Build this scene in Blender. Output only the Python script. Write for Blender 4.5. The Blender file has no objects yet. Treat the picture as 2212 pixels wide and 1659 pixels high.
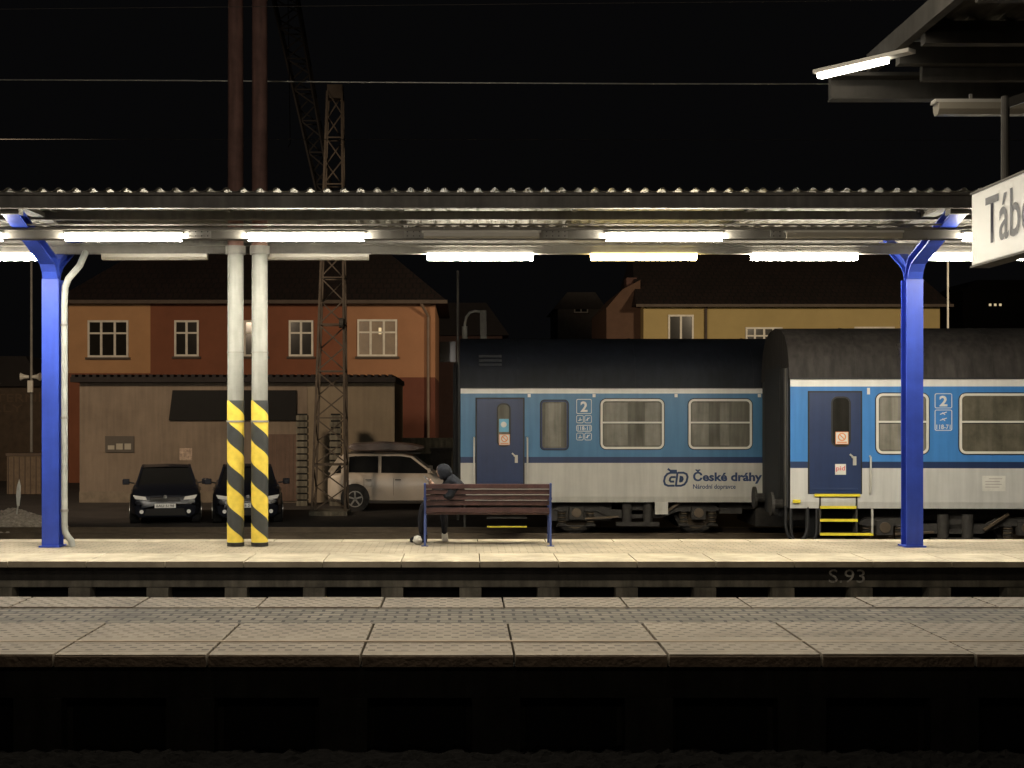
import bpy, bmesh, math, random
from mathutils import Vector, Matrix
random.seed(7)
S=bpy.context.scene
COL=S.collection
F=2949.0; HC=2.85
def sx(px,Y): return (px-1000)*Y/F      # metres along the track for a measured bearing at distance Y
def sz(py,Y): return HC-(py-890)*Y/F    # height for a measured elevation at distance Y

# ------------------------------------------------------------------ materials
def M(name,c,rough=.6,metal=0.,var=.18,scale=3.,bump=0.,bscale=40.,streak=0.,emit=None,es=0.,spec=.5):
    m=bpy.data.materials.new(name); m.use_nodes=True
    nt=m.node_tree; N=nt.nodes; L=nt.links; b=N['Principled BSDF']
    b.inputs['Roughness'].default_value=rough; b.inputs['Metallic'].default_value=metal
    b.inputs['Specular IOR Level'].default_value=spec
    tc=N.new('ShaderNodeTexCoord')
    no=N.new('ShaderNodeTexNoise'); no.inputs['Scale'].default_value=scale; no.inputs['Detail'].default_value=6; no.inputs['Roughness'].default_value=.65
    L.new(tc.outputs['Object'],no.inputs['Vector'])
    mr=N.new('ShaderNodeMapRange'); mr.inputs['From Min'].default_value=.3; mr.inputs['From Max'].default_value=.7
    mr.inputs['To Min'].default_value=1-var; mr.inputs['To Max'].default_value=1+var*.6
    L.new(no.outputs['Fac'],mr.inputs['Value'])
    fac=mr.outputs['Result']
    if streak>0:
        mp=N.new('ShaderNodeMapping'); mp.inputs['Scale'].default_value=(6,6,.5); L.new(tc.outputs['Object'],mp.inputs['Vector'])
        n2=N.new('ShaderNodeTexNoise'); n2.inputs['Scale'].default_value=1.6; n2.inputs['Detail'].default_value=5
        L.new(mp.outputs['Vector'],n2.inputs['Vector'])
        m2=N.new('ShaderNodeMapRange'); m2.inputs['From Min'].default_value=.35; m2.inputs['From Max'].default_value=.65
        m2.inputs['To Min'].default_value=1-streak; m2.inputs['To Max'].default_value=1
        L.new(n2.outputs['Fac'],m2.inputs['Value'])
        mu=N.new('ShaderNodeMath'); mu.operation='MULTIPLY'; L.new(fac,mu.inputs[0]); L.new(m2.outputs['Result'],mu.inputs[1]); fac=mu.outputs[0]
    vm=N.new('ShaderNodeVectorMath'); vm.operation='SCALE'; vm.inputs[0].default_value=c[:3]; L.new(fac,vm.inputs['Scale'])
    L.new(vm.outputs['Vector'],b.inputs['Base Color'])
    if bump>0:
        n3=N.new('ShaderNodeTexNoise'); n3.inputs['Scale'].default_value=bscale; n3.inputs['Detail'].default_value=4
        L.new(tc.outputs['Object'],n3.inputs['Vector'])
        bp=N.new('ShaderNodeBump'); bp.inputs['Strength'].default_value=bump; bp.inputs['Distance'].default_value=.02
        L.new(n3.outputs['Fac'],bp.inputs['Height']); L.new(bp.outputs['Normal'],b.inputs['Normal'])
    if emit:
        b.inputs['Emission Color'].default_value=(*emit,1); b.inputs['Emission Strength'].default_value=es
    return m
def brickmat(name,c1,c2,mortar,bw,bh,ms,off=.5,rough=.8,blotch=.3,bs=1.2):
    m=bpy.data.materials.new(name); m.use_nodes=True
    nt=m.node_tree; N=nt.nodes; L=nt.links; b=N['Principled BSDF']; b.inputs['Roughness'].default_value=rough
    tc=N.new('ShaderNodeTexCoord'); br=N.new('ShaderNodeTexBrick')
    nz=N.new('ShaderNodeTexNoise'); nz.inputs['Scale'].default_value=5; L.new(tc.outputs['Object'],nz.inputs['Vector'])
    sc=N.new('ShaderNodeVectorMath'); sc.operation='SCALE'; sc.inputs['Scale'].default_value=bh*.35; L.new(nz.outputs['Color'],sc.inputs[0])
    ad=N.new('ShaderNodeVectorMath'); L.new(tc.outputs['Object'],ad.inputs[0]); L.new(sc.outputs['Vector'],ad.inputs[1])
    L.new(ad.outputs['Vector'],br.inputs['Vector'])
    br.inputs['Color1'].default_value=(*c1,1); br.inputs['Color2'].default_value=(*c2,1); br.inputs['Mortar'].default_value=(*mortar,1)
    br.inputs['Scale'].default_value=1; br.inputs['Brick Width'].default_value=bw; br.inputs['Row Height'].default_value=bh
    br.inputs['Mortar Size'].default_value=ms; br.offset=off; br.inputs['Mortar Smooth'].default_value=.2; br.inputs['Bias'].default_value=0
    no=N.new('ShaderNodeTexNoise'); no.inputs['Scale'].default_value=bs; no.inputs['Detail'].default_value=8; no.inputs['Roughness'].default_value=.7
    L.new(tc.outputs['Object'],no.inputs['Vector'])
    mr=N.new('ShaderNodeMapRange'); mr.inputs['From Min'].default_value=.3; mr.inputs['From Max'].default_value=.7
    mr.inputs['To Min'].default_value=1-blotch; mr.inputs['To Max'].default_value=1.1; L.new(no.outputs['Fac'],mr.inputs['Value'])
    vm=N.new('ShaderNodeVectorMath'); vm.operation='SCALE'; L.new(br.outputs['Color'],vm.inputs[0]); L.new(mr.outputs['Result'],vm.inputs['Scale'])
    L.new(vm.outputs['Vector'],b.inputs['Base Color'])
    bp=N.new('ShaderNodeBump'); bp.inputs['Strength'].default_value=.5; bp.inputs['Distance'].default_value=.008; bp.invert=True
    L.new(br.outputs['Fac'],bp.inputs['Height']); L.new(bp.outputs['Normal'],b.inputs['Normal'])
    return m
def dimplemat(name,c,dark,sxx,syy):
    m=bpy.data.materials.new(name); m.use_nodes=True
    nt=m.node_tree; N=nt.nodes; L=nt.links; b=N['Principled BSDF']; b.inputs['Roughness'].default_value=.8
    tc=N.new('ShaderNodeTexCoord'); sp=N.new('ShaderNodeSeparateXYZ'); L.new(tc.outputs['Object'],sp.inputs[0])
    def ma(op,a,bb=None):
        n=N.new('ShaderNodeMath'); n.operation=op
        for i,q in enumerate((a,bb)):
            if q is None: continue
            if isinstance(q,(int,float)): n.inputs[i].default_value=q
            else: L.new(q,n.inputs[i])
        return n.outputs[0]
    row=ma('DIVIDE',sp.outputs['Y'],syy); fl=ma('FLOOR',row); odd=ma('MULTIPLY',ma('MODULO',fl,2.0),.5)
    cx=ma('ABSOLUTE',ma('SUBTRACT',ma('FRACT',ma('ADD',ma('DIVIDE',sp.outputs['X'],sxx),odd)),.5))
    cy=ma('ABSOLUTE',ma('SUBTRACT',ma('FRACT',row),.5))
    mask=ma('MULTIPLY',ma('LESS_THAN',cx,.22),ma('LESS_THAN',cy,.20))
    no=N.new('ShaderNodeTexNoise'); no.inputs['Scale'].default_value=3.2; no.inputs['Detail'].default_value=8; no.inputs['Roughness'].default_value=.75
    L.new(tc.outputs['Object'],no.inputs['Vector'])
    mr=N.new('ShaderNodeMapRange'); mr.inputs['From Min'].default_value=.32; mr.inputs['From Max'].default_value=.55; L.new(no.outputs['Fac'],mr.inputs['Value'])
    f=ma('MULTIPLY',mask,mr.outputs['Result'])
    mx=N.new('ShaderNodeMix'); mx.data_type='RGBA'; L.new(f,mx.inputs['Factor']); mx.inputs[6].default_value=(*c,1); mx.inputs[7].default_value=(*dark,1)
    n2=N.new('ShaderNodeTexNoise'); n2.inputs['Scale'].default_value=1.7; n2.inputs['Detail'].default_value=9; n2.inputs['Roughness'].default_value=.7; L.new(tc.outputs['Object'],n2.inputs['Vector'])
    m2=N.new('ShaderNodeMapRange'); m2.inputs['From Min'].default_value=.3; m2.inputs['From Max'].default_value=.7; m2.inputs['To Min'].default_value=.6; m2.inputs['To Max'].default_value=1.15; L.new(n2.outputs['Fac'],m2.inputs['Value'])
    vm=N.new('ShaderNodeVectorMath'); vm.operation='SCALE'; L.new(mx.outputs[2],vm.inputs[0]); L.new(m2.outputs['Result'],vm.inputs['Scale']); L.new(vm.outputs['Vector'],b.inputs['Base Color'])
    bp=N.new('ShaderNodeBump'); bp.inputs['Strength'].default_value=.4; bp.inputs['Distance'].default_value=.006; bp.invert=True; L.new(mask,bp.inputs['Height']); L.new(bp.outputs['Normal'],b.inputs['Normal'])
    return m
def hazardmat():
    m=bpy.data.materials.new('hazard_paint'); m.use_nodes=True
    nt=m.node_tree; N=nt.nodes; L=nt.links; b=N['Principled BSDF']; b.inputs['Roughness'].default_value=.5
    tc=N.new('ShaderNodeTexCoord'); sp=N.new('ShaderNodeSeparateXYZ'); L.new(tc.outputs['Object'],sp.inputs[0])
    at=N.new('ShaderNodeMath'); at.operation='ARCTAN2'; L.new(sp.outputs['Y'],at.inputs[0]); L.new(sp.outputs['X'],at.inputs[1])
    d=N.new('ShaderNodeMath'); d.operation='DIVIDE'; L.new(at.outputs[0],d.inputs[0]); d.inputs[1].default_value=2*math.pi
    z=N.new('ShaderNodeMath'); z.operation='DIVIDE'; L.new(sp.outputs['Z'],z.inputs[0]); z.inputs[1].default_value=.59
    a=N.new('ShaderNodeMath'); a.operation='ADD'; L.new(d.outputs[0],a.inputs[0]); L.new(z.outputs[0],a.inputs[1])
    a2=N.new('ShaderNodeMath'); a2.operation='ADD'; L.new(a.outputs[0],a2.inputs[0]); a2.inputs[1].default_value=10.40
    fr=N.new('ShaderNodeMath'); fr.operation='FRACT'; L.new(a2.outputs[0],fr.inputs[0])
    g=N.new('ShaderNodeMath'); g.operation='GREATER_THAN'; L.new(fr.outputs[0],g.inputs[0]); g.inputs[1].default_value=.53
    no=N.new('ShaderNodeTexNoise'); no.inputs['Scale'].default_value=9; no.inputs['Detail'].default_value=7; L.new(tc.outputs['Object'],no.inputs['Vector'])
    mr=N.new('ShaderNodeMapRange'); mr.inputs['From Min'].default_value=.3; mr.inputs['From Max'].default_value=.7; mr.inputs['To Min'].default_value=.8; mr.inputs['To Max'].default_value=1.05
    L.new(no.outputs['Fac'],mr.inputs['Value'])
    mx=N.new('ShaderNodeMix'); mx.data_type='RGBA'; L.new(g.outputs[0],mx.inputs['Factor'])
    mx.inputs[6].default_value=(.80,.60,.08,1); mx.inputs[7].default_value=(.045,.048,.048,1)
    vm=N.new('ShaderNodeVectorMath'); vm.operation='SCALE'; L.new(mx.outputs[2],vm.inputs[0]); L.new(mr.outputs['Result'],vm.inputs['Scale'])
    L.new(vm.outputs['Vector'],b.inputs['Base Color']); return m

asphalt=M('asphalt',(.035,.030,.028),.85,var=.5,scale=1.2,bump=.3)
ballast=M('ballast_stone',(.05,.04,.032),.95,var=.6,scale=14,bump=1,bscale=22)
ballast_n=M('dark_ballast',(.005,.0045,.004),.95,var=.9,scale=18,bump=1,bscale=25,spec=.2)  # near-black version of the ballast colour for the front track bed
concrete_dark=M('dark_concrete',(.030,.027,.023),.9,var=.5,scale=3,bump=.4,streak=.4)  # dark tone, also carries the shade under the far platform lip
concrete_grey=M('weathered_concrete',(.15,.14,.11),.9,var=.5,scale=3,bump=.3,streak=.5)
wallM=M('shaded_wall',(.035,.032,.027),.9,var=.5,scale=2.5,bump=.4,streak=.4)  # near-black colour puts the shade below the platform edge into the wall
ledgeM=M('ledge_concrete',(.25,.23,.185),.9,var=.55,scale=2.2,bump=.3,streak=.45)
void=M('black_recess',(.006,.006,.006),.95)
slabM=dimplemat('slab_dimple',(.335,.28,.215),(.06,.042,.03),.112,.088)
slabplain=M('slab_concrete',(.33,.28,.215),.82,var=.32,scale=3,bump=.2)
edgeM=M('slab_edge',(.15,.105,.07),.85,var=.4,scale=6,bump=.3)
settM=brickmat('setts',(.28,.24,.185),(.17,.145,.11),(.035,.028,.02),.17,.115,.014,.5,blotch=.5,bs=1.8)
paverM=brickmat('far_pavers',(.40,.345,.255),(.34,.295,.215),(.20,.17,.12),.20,.10,.008,.5,blotch=.4,bs=1.3)
farslab=M('far_slab',(.43,.375,.28),.8,var=.35,scale=2.5,bump=.2)
guide=M('guide_strip',(.39,.30,.21),.8,var=.3,scale=4)
galv=M('galvanised_steel',(.27,.26,.235),.75,.0,var=.3,scale=2,streak=.2,spec=.25)
galv_d=M('fascia_steel',(.17,.16,.145),.8,.0,var=.3,scale=2,streak=.25,spec=.2)
trayM=M('lamp_tray_steel',(.17,.16,.14),.75,.0,var=.3,scale=2,spec=.25)
sheetM=M('roof_sheet',(.19,.18,.155),.8,.0,var=.3,scale=4,spec=.2)
blueM=M('blue_paint',(.032,.070,.44),.45,var=.2,scale=3,streak=.15)
pipeM=M('drain_pipe',(.40,.41,.38),.5,var=.22,scale=4,streak=.3)
poleM=M('pole_grey',(.29,.29,.26),.6,var=.18,scale=3,streak=.28,bump=.1)
rustM=M('rusty_steel',(.30,.165,.13),.75,var=.3,scale=4,streak=.45,bump=.2,spec=.3)
hazM=hazardmat()
housing=M('lamp_housing',(.50,.48,.43),.5,var=.1)
tube_w=M('tube_white',(.9,.9,.9),.4,emit=(1,.93,.78),es=185)
tube_y=M('tube_yellow',(.9,.85,.6),.4,emit=(1,.78,.32),es=75)
tube_off=M('tube_off',(.36,.33,.27),.35,var=.1)
slatM=M('bench_wood',(.070,.034,.032),.38,var=.45,scale=7,bump=.1)
benchblue=M('bench_steel',(.030,.055,.19),.4)
black=M('black_rubber',(.012,.012,.013),.7)
ironM=M('dirty_iron',(.035,.031,.027),.75,var=.5,scale=8,bump=.3)
railM=M('rail_steel',(.12,.09,.06),.5,.4,var=.3)
latM=M('lattice_steel',(.070,.056,.044),.8,var=.3,scale=3,spec=.25)
darklat=M('dark_lattice',(.010,.009,.0085),.9,var=.3,spec=.1)
wireM=M('overhead_wire',(.7,.68,.6),.35,.5)
wireD=M('dim_wire',(.05,.045,.04),.8,spec=.2)  # darker copy of the wire colour for the less lit wires
yellowM=M('yellow_paint',(.80,.66,.04),.5,var=.2)

# ------------------------------------------------------------------ mesh builder
class MB:
    def __init__(s): s.v=[]; s.f=[]; s.m=[]; s.mats=[]
    def mi(s,m):
        if m not in s.mats: s.mats.append(m)
        return s.mats.index(m)
    def add(s,vs,fs,m):
        o=len(s.v); k=s.mi(m); s.v+= [tuple(v) for v in vs]
        for f in fs: s.f.append([o+i for i in f]); s.m.append(k)
        return s
    def box(s,x0,x1,y0,y1,z0,z1,m):
        if x0>x1:x0,x1=x1,x0
        if y0>y1:y0,y1=y1,y0
        if z0>z1:z0,z1=z1,z0
        return s.add([(x0,y0,z0),(x1,y0,z0),(x1,y1,z0),(x0,y1,z0),(x0,y0,z1),(x1,y0,z1),(x1,y1,z1),(x0,y1,z1)],
          [(0,3,2,1),(4,5,6,7),(0,1,5,4),(1,2,6,5),(2,3,7,6),(3,0,4,7)],m)
    def beam(s,p,q,w,h,m,up=(0,0,1)):
        p=Vector(p);q=Vector(q);d=(q-p).normalized(); u=Vector(up)
        if abs(d.dot(u))>.99: u=Vector((0,1,0))
        a=d.cross(u).normalized()*w/2; b=a.cross(d).normalized()*h/2
        vs=[p-a-b,p+a-b,p+a+b,p-a+b,q-a-b,q+a-b,q+a+b,q-a+b]
        return s.add(vs,[(0,1,2,3),(7,6,5,4),(0,4,5,1),(1,5,6,2),(2,6,7,3),(3,7,4,0)],m)
    def cyl(s,p,q,r,m,r2=None,n=14,caps=True):
        p=Vector(p);q=Vector(q);d=(q-p).normalized(); u=Vector((0,0,1)) if abs(d.z)<.95 else Vector((0,1,0))
        a=d.cross(u).normalized(); b=d.cross(a).normalized(); r2=r if r2 is None else r2
        vs=[]
        for c,rr in((p,r),(q,r2)):
            for i in range(n):
                t=2*math.pi*i/n; vs.append(c+(a*math.cos(t)+b*math.sin(t))*rr)
        fs=[(i,(i+1)%n,n+(i+1)%n,n+i) for i in range(n)]
        if caps: fs+=[tuple(range(n))[::-1],tuple(range(n,2*n))]
        return s.add(vs,fs,m)
    def path(s,pts,r,m,n=10):
        P=[Vector(p) for p in pts]; vs=[]; ref=None
        for i,p in enumerate(P):
            d=((P[i+1]-p) if i+1<len(P) else (p-P[i-1])).normalized()
            if 0<i<len(P)-1: d=((P[i+1]-p).normalized()+(p-P[i-1]).normalized()).normalized()
            if ref is None: ref=d.cross(Vector((0,1,0)) if abs(d.y)<.9 else Vector((0,0,1))).normalized()
            a=(ref-d*ref.dot(d)).normalized(); ref=a; b=d.cross(a)
            for k in range(n):
                t=2*math.pi*k/n; vs.append(p+(a*math.cos(t)+b*math.sin(t))*r)
        fs=[]
        for i in range(len(P)-1):
            for k in range(n): fs.append((i*n+k,i*n+(k+1)%n,(i+1)*n+(k+1)%n,(i+1)*n+k))
        fs+=[tuple(range(n)),tuple(range((len(P)-1)*n,len(P)*n))]
        return s.add(vs,fs,m)
    def prism(s,pts,y0,y1,m,axis='y'):
        n=len(pts)
        if axis=='y': f=lambda a,b,t:(a,t,b)
        elif axis=='x': f=lambda a,b,t:(t,a,b)
        else: f=lambda a,b,t:(a,b,t)
        vs=[f(a,b,y0) for a,b in pts]+[f(a,b,y1) for a,b in pts]
        fs=[(i,(i+1)%n,n+(i+1)%n,n+i) for i in range(n)]+[tuple(range(n))[::-1],tuple(range(n,2*n))]
        return s.add(vs,fs,m)
    def ring(s,o,i,y0,y1,m):
        n=len(o); vs=[(a,y0,b) for a,b in o]+[(a,y0,b) for a,b in i]+[(a,y1,b) for a,b in o]+[(a,y1,b) for a,b in i]
        fs=[]
        for k in range(n):
            j=(k+1)%n
            fs+=[(k,j,n+j,n+k),(2*n+k,3*n+k,3*n+j,2*n+j),(k,2*n+k,2*n+j,j),(n+k,n+j,3*n+j,3*n+k)]
        return s.add(vs,fs,m)
    def build(s,name,parent=None,bevel=0,smooth=False,loc=(0,0,0),label=None,cat=None,kind=None,group=None):
        me=bpy.data.meshes.new(name)
        o=Vector(ORG.get(parent.name,(0,0,0))) if parent else Vector(loc)
        me.from_pydata([tuple(Vector(v)-o) for v in s.v],[],s.f)
        for m in s.mats: me.materials.append(m)
        for p,k in zip(me.polygons,s.m): p.material_index=k; p.use_smooth=smooth
        bm=bmesh.new(); bm.from_mesh(me); bmesh.ops.recalc_face_normals(bm,faces=bm.faces); bm.to_mesh(me); bm.free()
        if smooth: me.set_sharp_from_angle(angle=math.radians(38))
        ob=bpy.data.objects.new(name,me); COL.objects.link(ob)
        if parent: ob.parent=parent; ORG[ob.name]=tuple(o)
        else: ob.location=o; ORG[ob.name]=tuple(o)
        if bevel>0:
            b=ob.modifiers.new('b','BEVEL'); b.width=bevel; b.segments=2; b.limit_method='ANGLE'
        tag(ob,label,cat,kind,group); return ob
ORG={}
def tag(ob,label=None,cat=None,kind=None,group=None):
    if label: ob['label']=label
    if cat: ob['category']=cat
    if kind: ob['kind']=kind
    if group: ob['group']=group
def thing(name,label,cat,loc,group=None):
    e=bpy.data.objects.new(name,None); e.empty_display_size=.2; e.location=loc; COL.objects.link(e); ORG[e.name]=tuple(loc)
    tag(e,label,cat,None,group); return e
def dup(root,loc,rz=0):
    n=root.copy(); COL.objects.link(n); n.location=loc; n.rotation_euler=(0,0,rz)
    def rec(o,p):
        for c in list(o.children):
            cc=c.copy(); cc.parent=p; COL.objects.link(cc); rec(c,cc)
    rec(root,n); return n
def rrect(x0,x1,z0,z1,r,n=5):
    pts=[]
    for cx,cz,a0 in((x1-r,z1-r,0),(x0+r,z1-r,90),(x0+r,z0+r,180),(x1-r,z0+r,270)):
        for i in range(n+1):
            t=math.radians(a0+90*i/n); pts.append((cx+r*math.cos(t),cz+r*math.sin(t)))
    return pts
def text(s,name,parent,mat,x0,x1,z0,z1,Y,mapf=None,bold=.0):
    cu=bpy.data.curves.new(name,'FONT'); cu.body=s; cu.size=1; cu.offset=bold; cu.resolution_u=3
    t=bpy.data.objects.new('tmp',cu); COL.objects.link(t)
    me=bpy.data.meshes.new_from_object(t); bpy.data.objects.remove(t)
    xs=[v.co.x for v in me.vertices]; ys=[v.co.y for v in me.vertices]
    a,b,c,d=min(xs),max(xs),min(ys),max(ys)
    o=Vector(ORG.get(parent.name,(0,0,0)))
    for v in me.vertices:
        u=x0+(v.co.x-a)/(b-a)*(x1-x0); w=z0+(v.co.y-c)/(d-c)*(z1-z0)
        p=mapf(u,w) if mapf else (u,Y,w)
        v.co=Vector(p)-o
    me.materials.clear(); me.materials.append(mat)
    ob=bpy.data.objects.new(name,me); COL.objects.link(ob); ob.parent=parent; return ob

# ------------------------------------------------------------------ ground, tracks, platforms
MB().add([(-400,-50,0),(400,-50,0),(400,600,0),(-400,600,0)],[(0,1,2,3)],asphalt).build('ground',kind='structure')
def bumpy(name,x0,x1,y0,y1,z,amp,step,mat):
    nx=int((x1-x0)/step); ny=int((y1-y0)/step); vs=[];fs=[]
    for j in range(ny+1):
        for i in range(nx+1): vs.append((x0+(x1-x0)*i/nx+random.uniform(-.3,.3)*step,y0+(y1-y0)*j/ny+random.uniform(-.3,.3)*step,z+random.uniform(-amp,amp)))
    for j in range(ny):
        for i in range(nx):
            a=j*(nx+1)+i; fs.append((a,a+1,a+nx+2,a+nx+1))
    m=MB(); m.add(vs,fs,mat); return m.build(name,kind='structure')
bumpy('track_bed',-7,7,4.5,9.15,.60,.022,.05,ballast_n)
bumpy('track_bed',-16,16,12.0,17.8,.36,.03,.2,ballast)
bumpy('track_bed',-30,30,22.0,31.5,.10,.03,.3,ballast)
def rails(yc,z,x0,x1):
    for d in(-.75,.75):
        m=MB(); m.prism([(yc+d-.07,z-.16),(yc+d+.07,z-.16),(yc+d+.07,z-.135),(yc+d+.012,z-.12),(yc+d+.012,z-.045),(yc+d+.035,z-.035),(yc+d+.035,z),(yc+d-.035,z),(yc+d-.035,z-.035),(yc+d-.012,z-.045),(yc+d-.012,z-.12),(yc+d-.07,z-.135)],x0,x1,railM,axis='x')
        m.build('rail',label='long rusty steel rail lying on ballast',cat='rail')
rails(6.9,.76,-9,9); rails(14.6,.52,-16,16); rails(26.2,.28,-30,30); rails(29.76,.28,-30,30)

# middle platform (z=1.25)
zp=1.25
m=MB()
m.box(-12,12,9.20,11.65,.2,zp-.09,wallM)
J=[.34+1.015*k for k in range(-11,12)]
for a,b in zip(J[:-1],J[1:]):
    w=random.uniform(-.004,.004); g=.007+random.uniform(0,.003)
    m.box(a+g,b-g,9.02,9.13,zp-.085,zp+w-.001,slabplain)
    m.box(a+g,b-g,9.13,9.46,zp-.085,zp+w,slabM)
    m.box(a+g,b-g,9.46,9.70,zp-.085,zp+w+.001,slabplain)
    m.box(a+g,b-g,9.70,10.38,zp-.085,zp+w,slabM)
    w=random.uniform(-.004,.004)
    m.box(a+g,b-g,11.20,11.80,zp-.085,zp+w,slabM)
    m.box(a+g,b-g,9.012,9.02,zp-.085,zp-.012+w,edgeM)
m.box(-12,12,10.39,11.19,zp-.085,zp-.010,settM)
m.box(-12,12,9.50,9.545,zp,zp+.005,guide)
for k in range(-12,12):
    xx=.34+1.015*k-.12
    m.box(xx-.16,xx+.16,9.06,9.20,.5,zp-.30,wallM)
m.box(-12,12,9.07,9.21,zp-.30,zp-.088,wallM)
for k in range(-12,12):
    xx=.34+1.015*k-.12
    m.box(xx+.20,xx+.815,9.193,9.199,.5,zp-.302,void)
m.build('middle_platform',kind='structure',bevel=.003)

# far platform (z=.95)
z2=.95
m=MB()
m.box(-17,17,17.75,20.35,0,z2-.09,concrete_dark)
for k in range(-17,18):
    a=sx(1040,17.35)+1.0*k-.02; g=.006; w=random.uniform(-.003,.003)
    m.box(a+g,a+1-g,17.35,18.35,z2-.075,z2+w,farslab)
    m.box(a+g,a+1-g,20.0,20.4,z2-.075,z2+w,farslab)
m.box(-17,17,18.355,19.995,z2-.075,z2-.003,paverM)
m.build('far_platform',kind='structure',bevel=.004)
m=MB()
m.box(-17,17,17.52,17.76,z2-.262,z2-.08,concrete_dark)  # dark band holds the shadow of the slab lip in its colour
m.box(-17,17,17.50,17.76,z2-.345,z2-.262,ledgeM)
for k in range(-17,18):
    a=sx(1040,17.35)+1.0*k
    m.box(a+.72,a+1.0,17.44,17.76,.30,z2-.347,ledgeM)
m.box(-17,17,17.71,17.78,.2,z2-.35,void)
ps=m.build('platform_wall',kind='structure',bevel=.005)
text('S.93','chalk_lettering',ps,M('chalk',(.48,.46,.42),.9,var=.8,scale=25),sx(1790,17.5),sx(1868,17.5),sz(1259,17.5),sz(1230,17.5),17.496)

# ------------------------------------------------------------------ far canopy
can=thing('platform_canopy','long flat platform canopy with corrugated sheet roof on blue posts','canopy',(0,19.3,z2))
m=MB()
p=(sx(60,17.35)-sx(24,17.35)); prof=[]; x=sx(24,17.35)-p*45
while x<15.5:
    for i in range(8):
        t=i/8; prof.append((x-p/2+p*t, .048*max(0,math.cos((t-.5)*2*math.pi*.92))**.8 if abs(t-.5)<.27 else 0.0))
    x+=p
zr=5.635
for y0,y1 in((17.24,18.6),(18.62,20.0),(20.02,21.35)):
    vs=[];fs=[]
    for a,b in prof:
        vs+=[(a,y0,zr+b),(a,y1,zr+b),(a,y0,zr+b+.005),(a,y1,zr+b+.005)]
    for i in range(len(prof)-1):
        k=4*i; fs+=[(k,k+4,k+5,k+1),(k+2,k+3,k+7,k+6),(k,k+2,k+6,k+4)]
    m.add(vs,fs,sheetM)
m.build('roof_sheet',can)
m=MB()
m.prism([(17.33,5.455),(17.37,5.455),(17.37,5.632),(17.28,5.632),(17.28,5.60),(17.33,5.60)],-16,7.05,galv_d,axis='x')
m.box(-16,7.05,17.30,17.40,5.435,5.456,galv_d)
m.build('fascia',can,bevel=.004)
MB().box(-16,15,21.25,21.29,5.33,5.632,galv_d).build('rear_fascia',can,bevel=.004)
for yy in(17.95,19.62):
    m=MB(); m.prism([(yy-.10,5.225),(yy-.06,5.225),(yy-.06,5.12),(yy-.05,5.12),(yy-.05,5.25),(yy+.05,5.25),(yy+.05,5.12),(yy+.06,5.12),(yy+.06,5.27),(yy-.06,5.27),(yy-.06,5.24),(yy-.10,5.24)],-16,15,trayM,axis='x'); m.build('lamp_tray',can)
for yy in(18.7,20.5): MB().box(-16,15,yy-.04,yy+.04,5.48,5.60,galv_d).build('purlin',can)
x=-15
while x<15:
    MB().box(x-.03,x+.03,17.45,21.2,5.575,5.632,galv_d).build('rafter',can); x+=2.36
for px in(430,1200,900,1690):
    x=sx(px,17.9); m=MB(); m.box(x-.16,x+.16,17.875,17.889,5.13,5.24,galv)
    for i in range(4):
        for zz in(5.155,5.21): m.cyl((x-.12+.08*i,17.875,zz),(x-.12+.08*i,17.866,zz),.009,ironM,n=6)
    m.build('joint_plate',can)
for yy,zz in((17.80,5.10),(17.84,5.30)): MB().cyl((-16,yy,zz),(14,yy,zz),.012,galv_d,n=8).build('conduit',can)
def post(px):
    x=sx(px,19.3); w=.118
    m=MB()
    yF,yB=19.18,19.42; zt=4.72
    for y0,y1 in((yF,yF+.02),(yB-.02,yB)): m.box(x-w,x+w,y0,y1,z2,zt,blueM)
    m.box(x-.012,x+.012,yF+.02,yB-.02,z2,zt+.15,blueM)
    m.box(x-.15,x+.15,yF-.04,yB+.04,z2,z2+.02,blueM)
    def arm(sg,ye,ze,ww):
        yo=19.3+sg*.12
        P=[(yo,zt),(yo+sg*.04,zt+.10),(yo+sg*.14,zt+.20),(ye,ze)]
        Q=[(yo-sg*.12,zt+.05),(yo-sg*.06,zt+.20),(yo+sg*.03,zt+.30),(ye,ze+.12)]
        for A in(P,Q):
            for (a,b),(c,d) in zip(A[:-1],A[1:]):
                m.beam((x,a,b),(x,c,d),2*ww,.02,blueM,up=(0,-.3,1))
        for i in range(3):
            m.add([(x-.01,*P[i]),(x-.01,*P[i+1]),(x-.01,*Q[i+1]),(x-.01,*Q[i]),(x+.01,*P[i]),(x+.01,*P[i+1]),(x+.01,*Q[i+1]),(x+.01,*Q[i])],
                  [(0,1,2,3),(7,6,5,4),(0,4,5,1),(2,6,7,3)],blueM)
    arm(-1,17.45,5.40,w*.88); arm(1,20.6,5.40,w*.6)
    m.box(x-.09,x+.09,17.42,21.15,5.51,5.575,galv_d)
    m.box(x-.13,x+.13,17.42,17.60,5.38,5.51,galv_d)
    m.build('post',can)
post(114); post(1970)
m=MB(); Yp=19.25
m.path([(sx(172,Yp),Yp+.3,sz(540,Yp)),(sx(168,Yp),Yp+.1,sz(572,Yp)),(sx(160,Yp),Yp,sz(588,Yp)),(sx(148,Yp),Yp,sz(602,Yp)),(sx(141,Yp),Yp,sz(620,Yp)),(sx(139,Yp),Yp,sz(650,Yp)),(sx(139,Yp),Yp,sz(1136,Yp)),(sx(141,Yp),Yp,sz(1150,Yp)),(sx(147,Yp),Yp,sz(1160,Yp)),(sx(154,Yp),Yp,sz(1168,Yp)),(sx(156,Yp),Yp,z2+.0)],.047,pipeM,n=16)
for py in(700,900,1100): m.cyl((sx(139,Yp),Yp,sz(py,Yp)),(sx(139,Yp),Yp,sz(py+5,Yp)),.056,galv)
m.build('drain_pipe',can,smooth=True)

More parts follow.
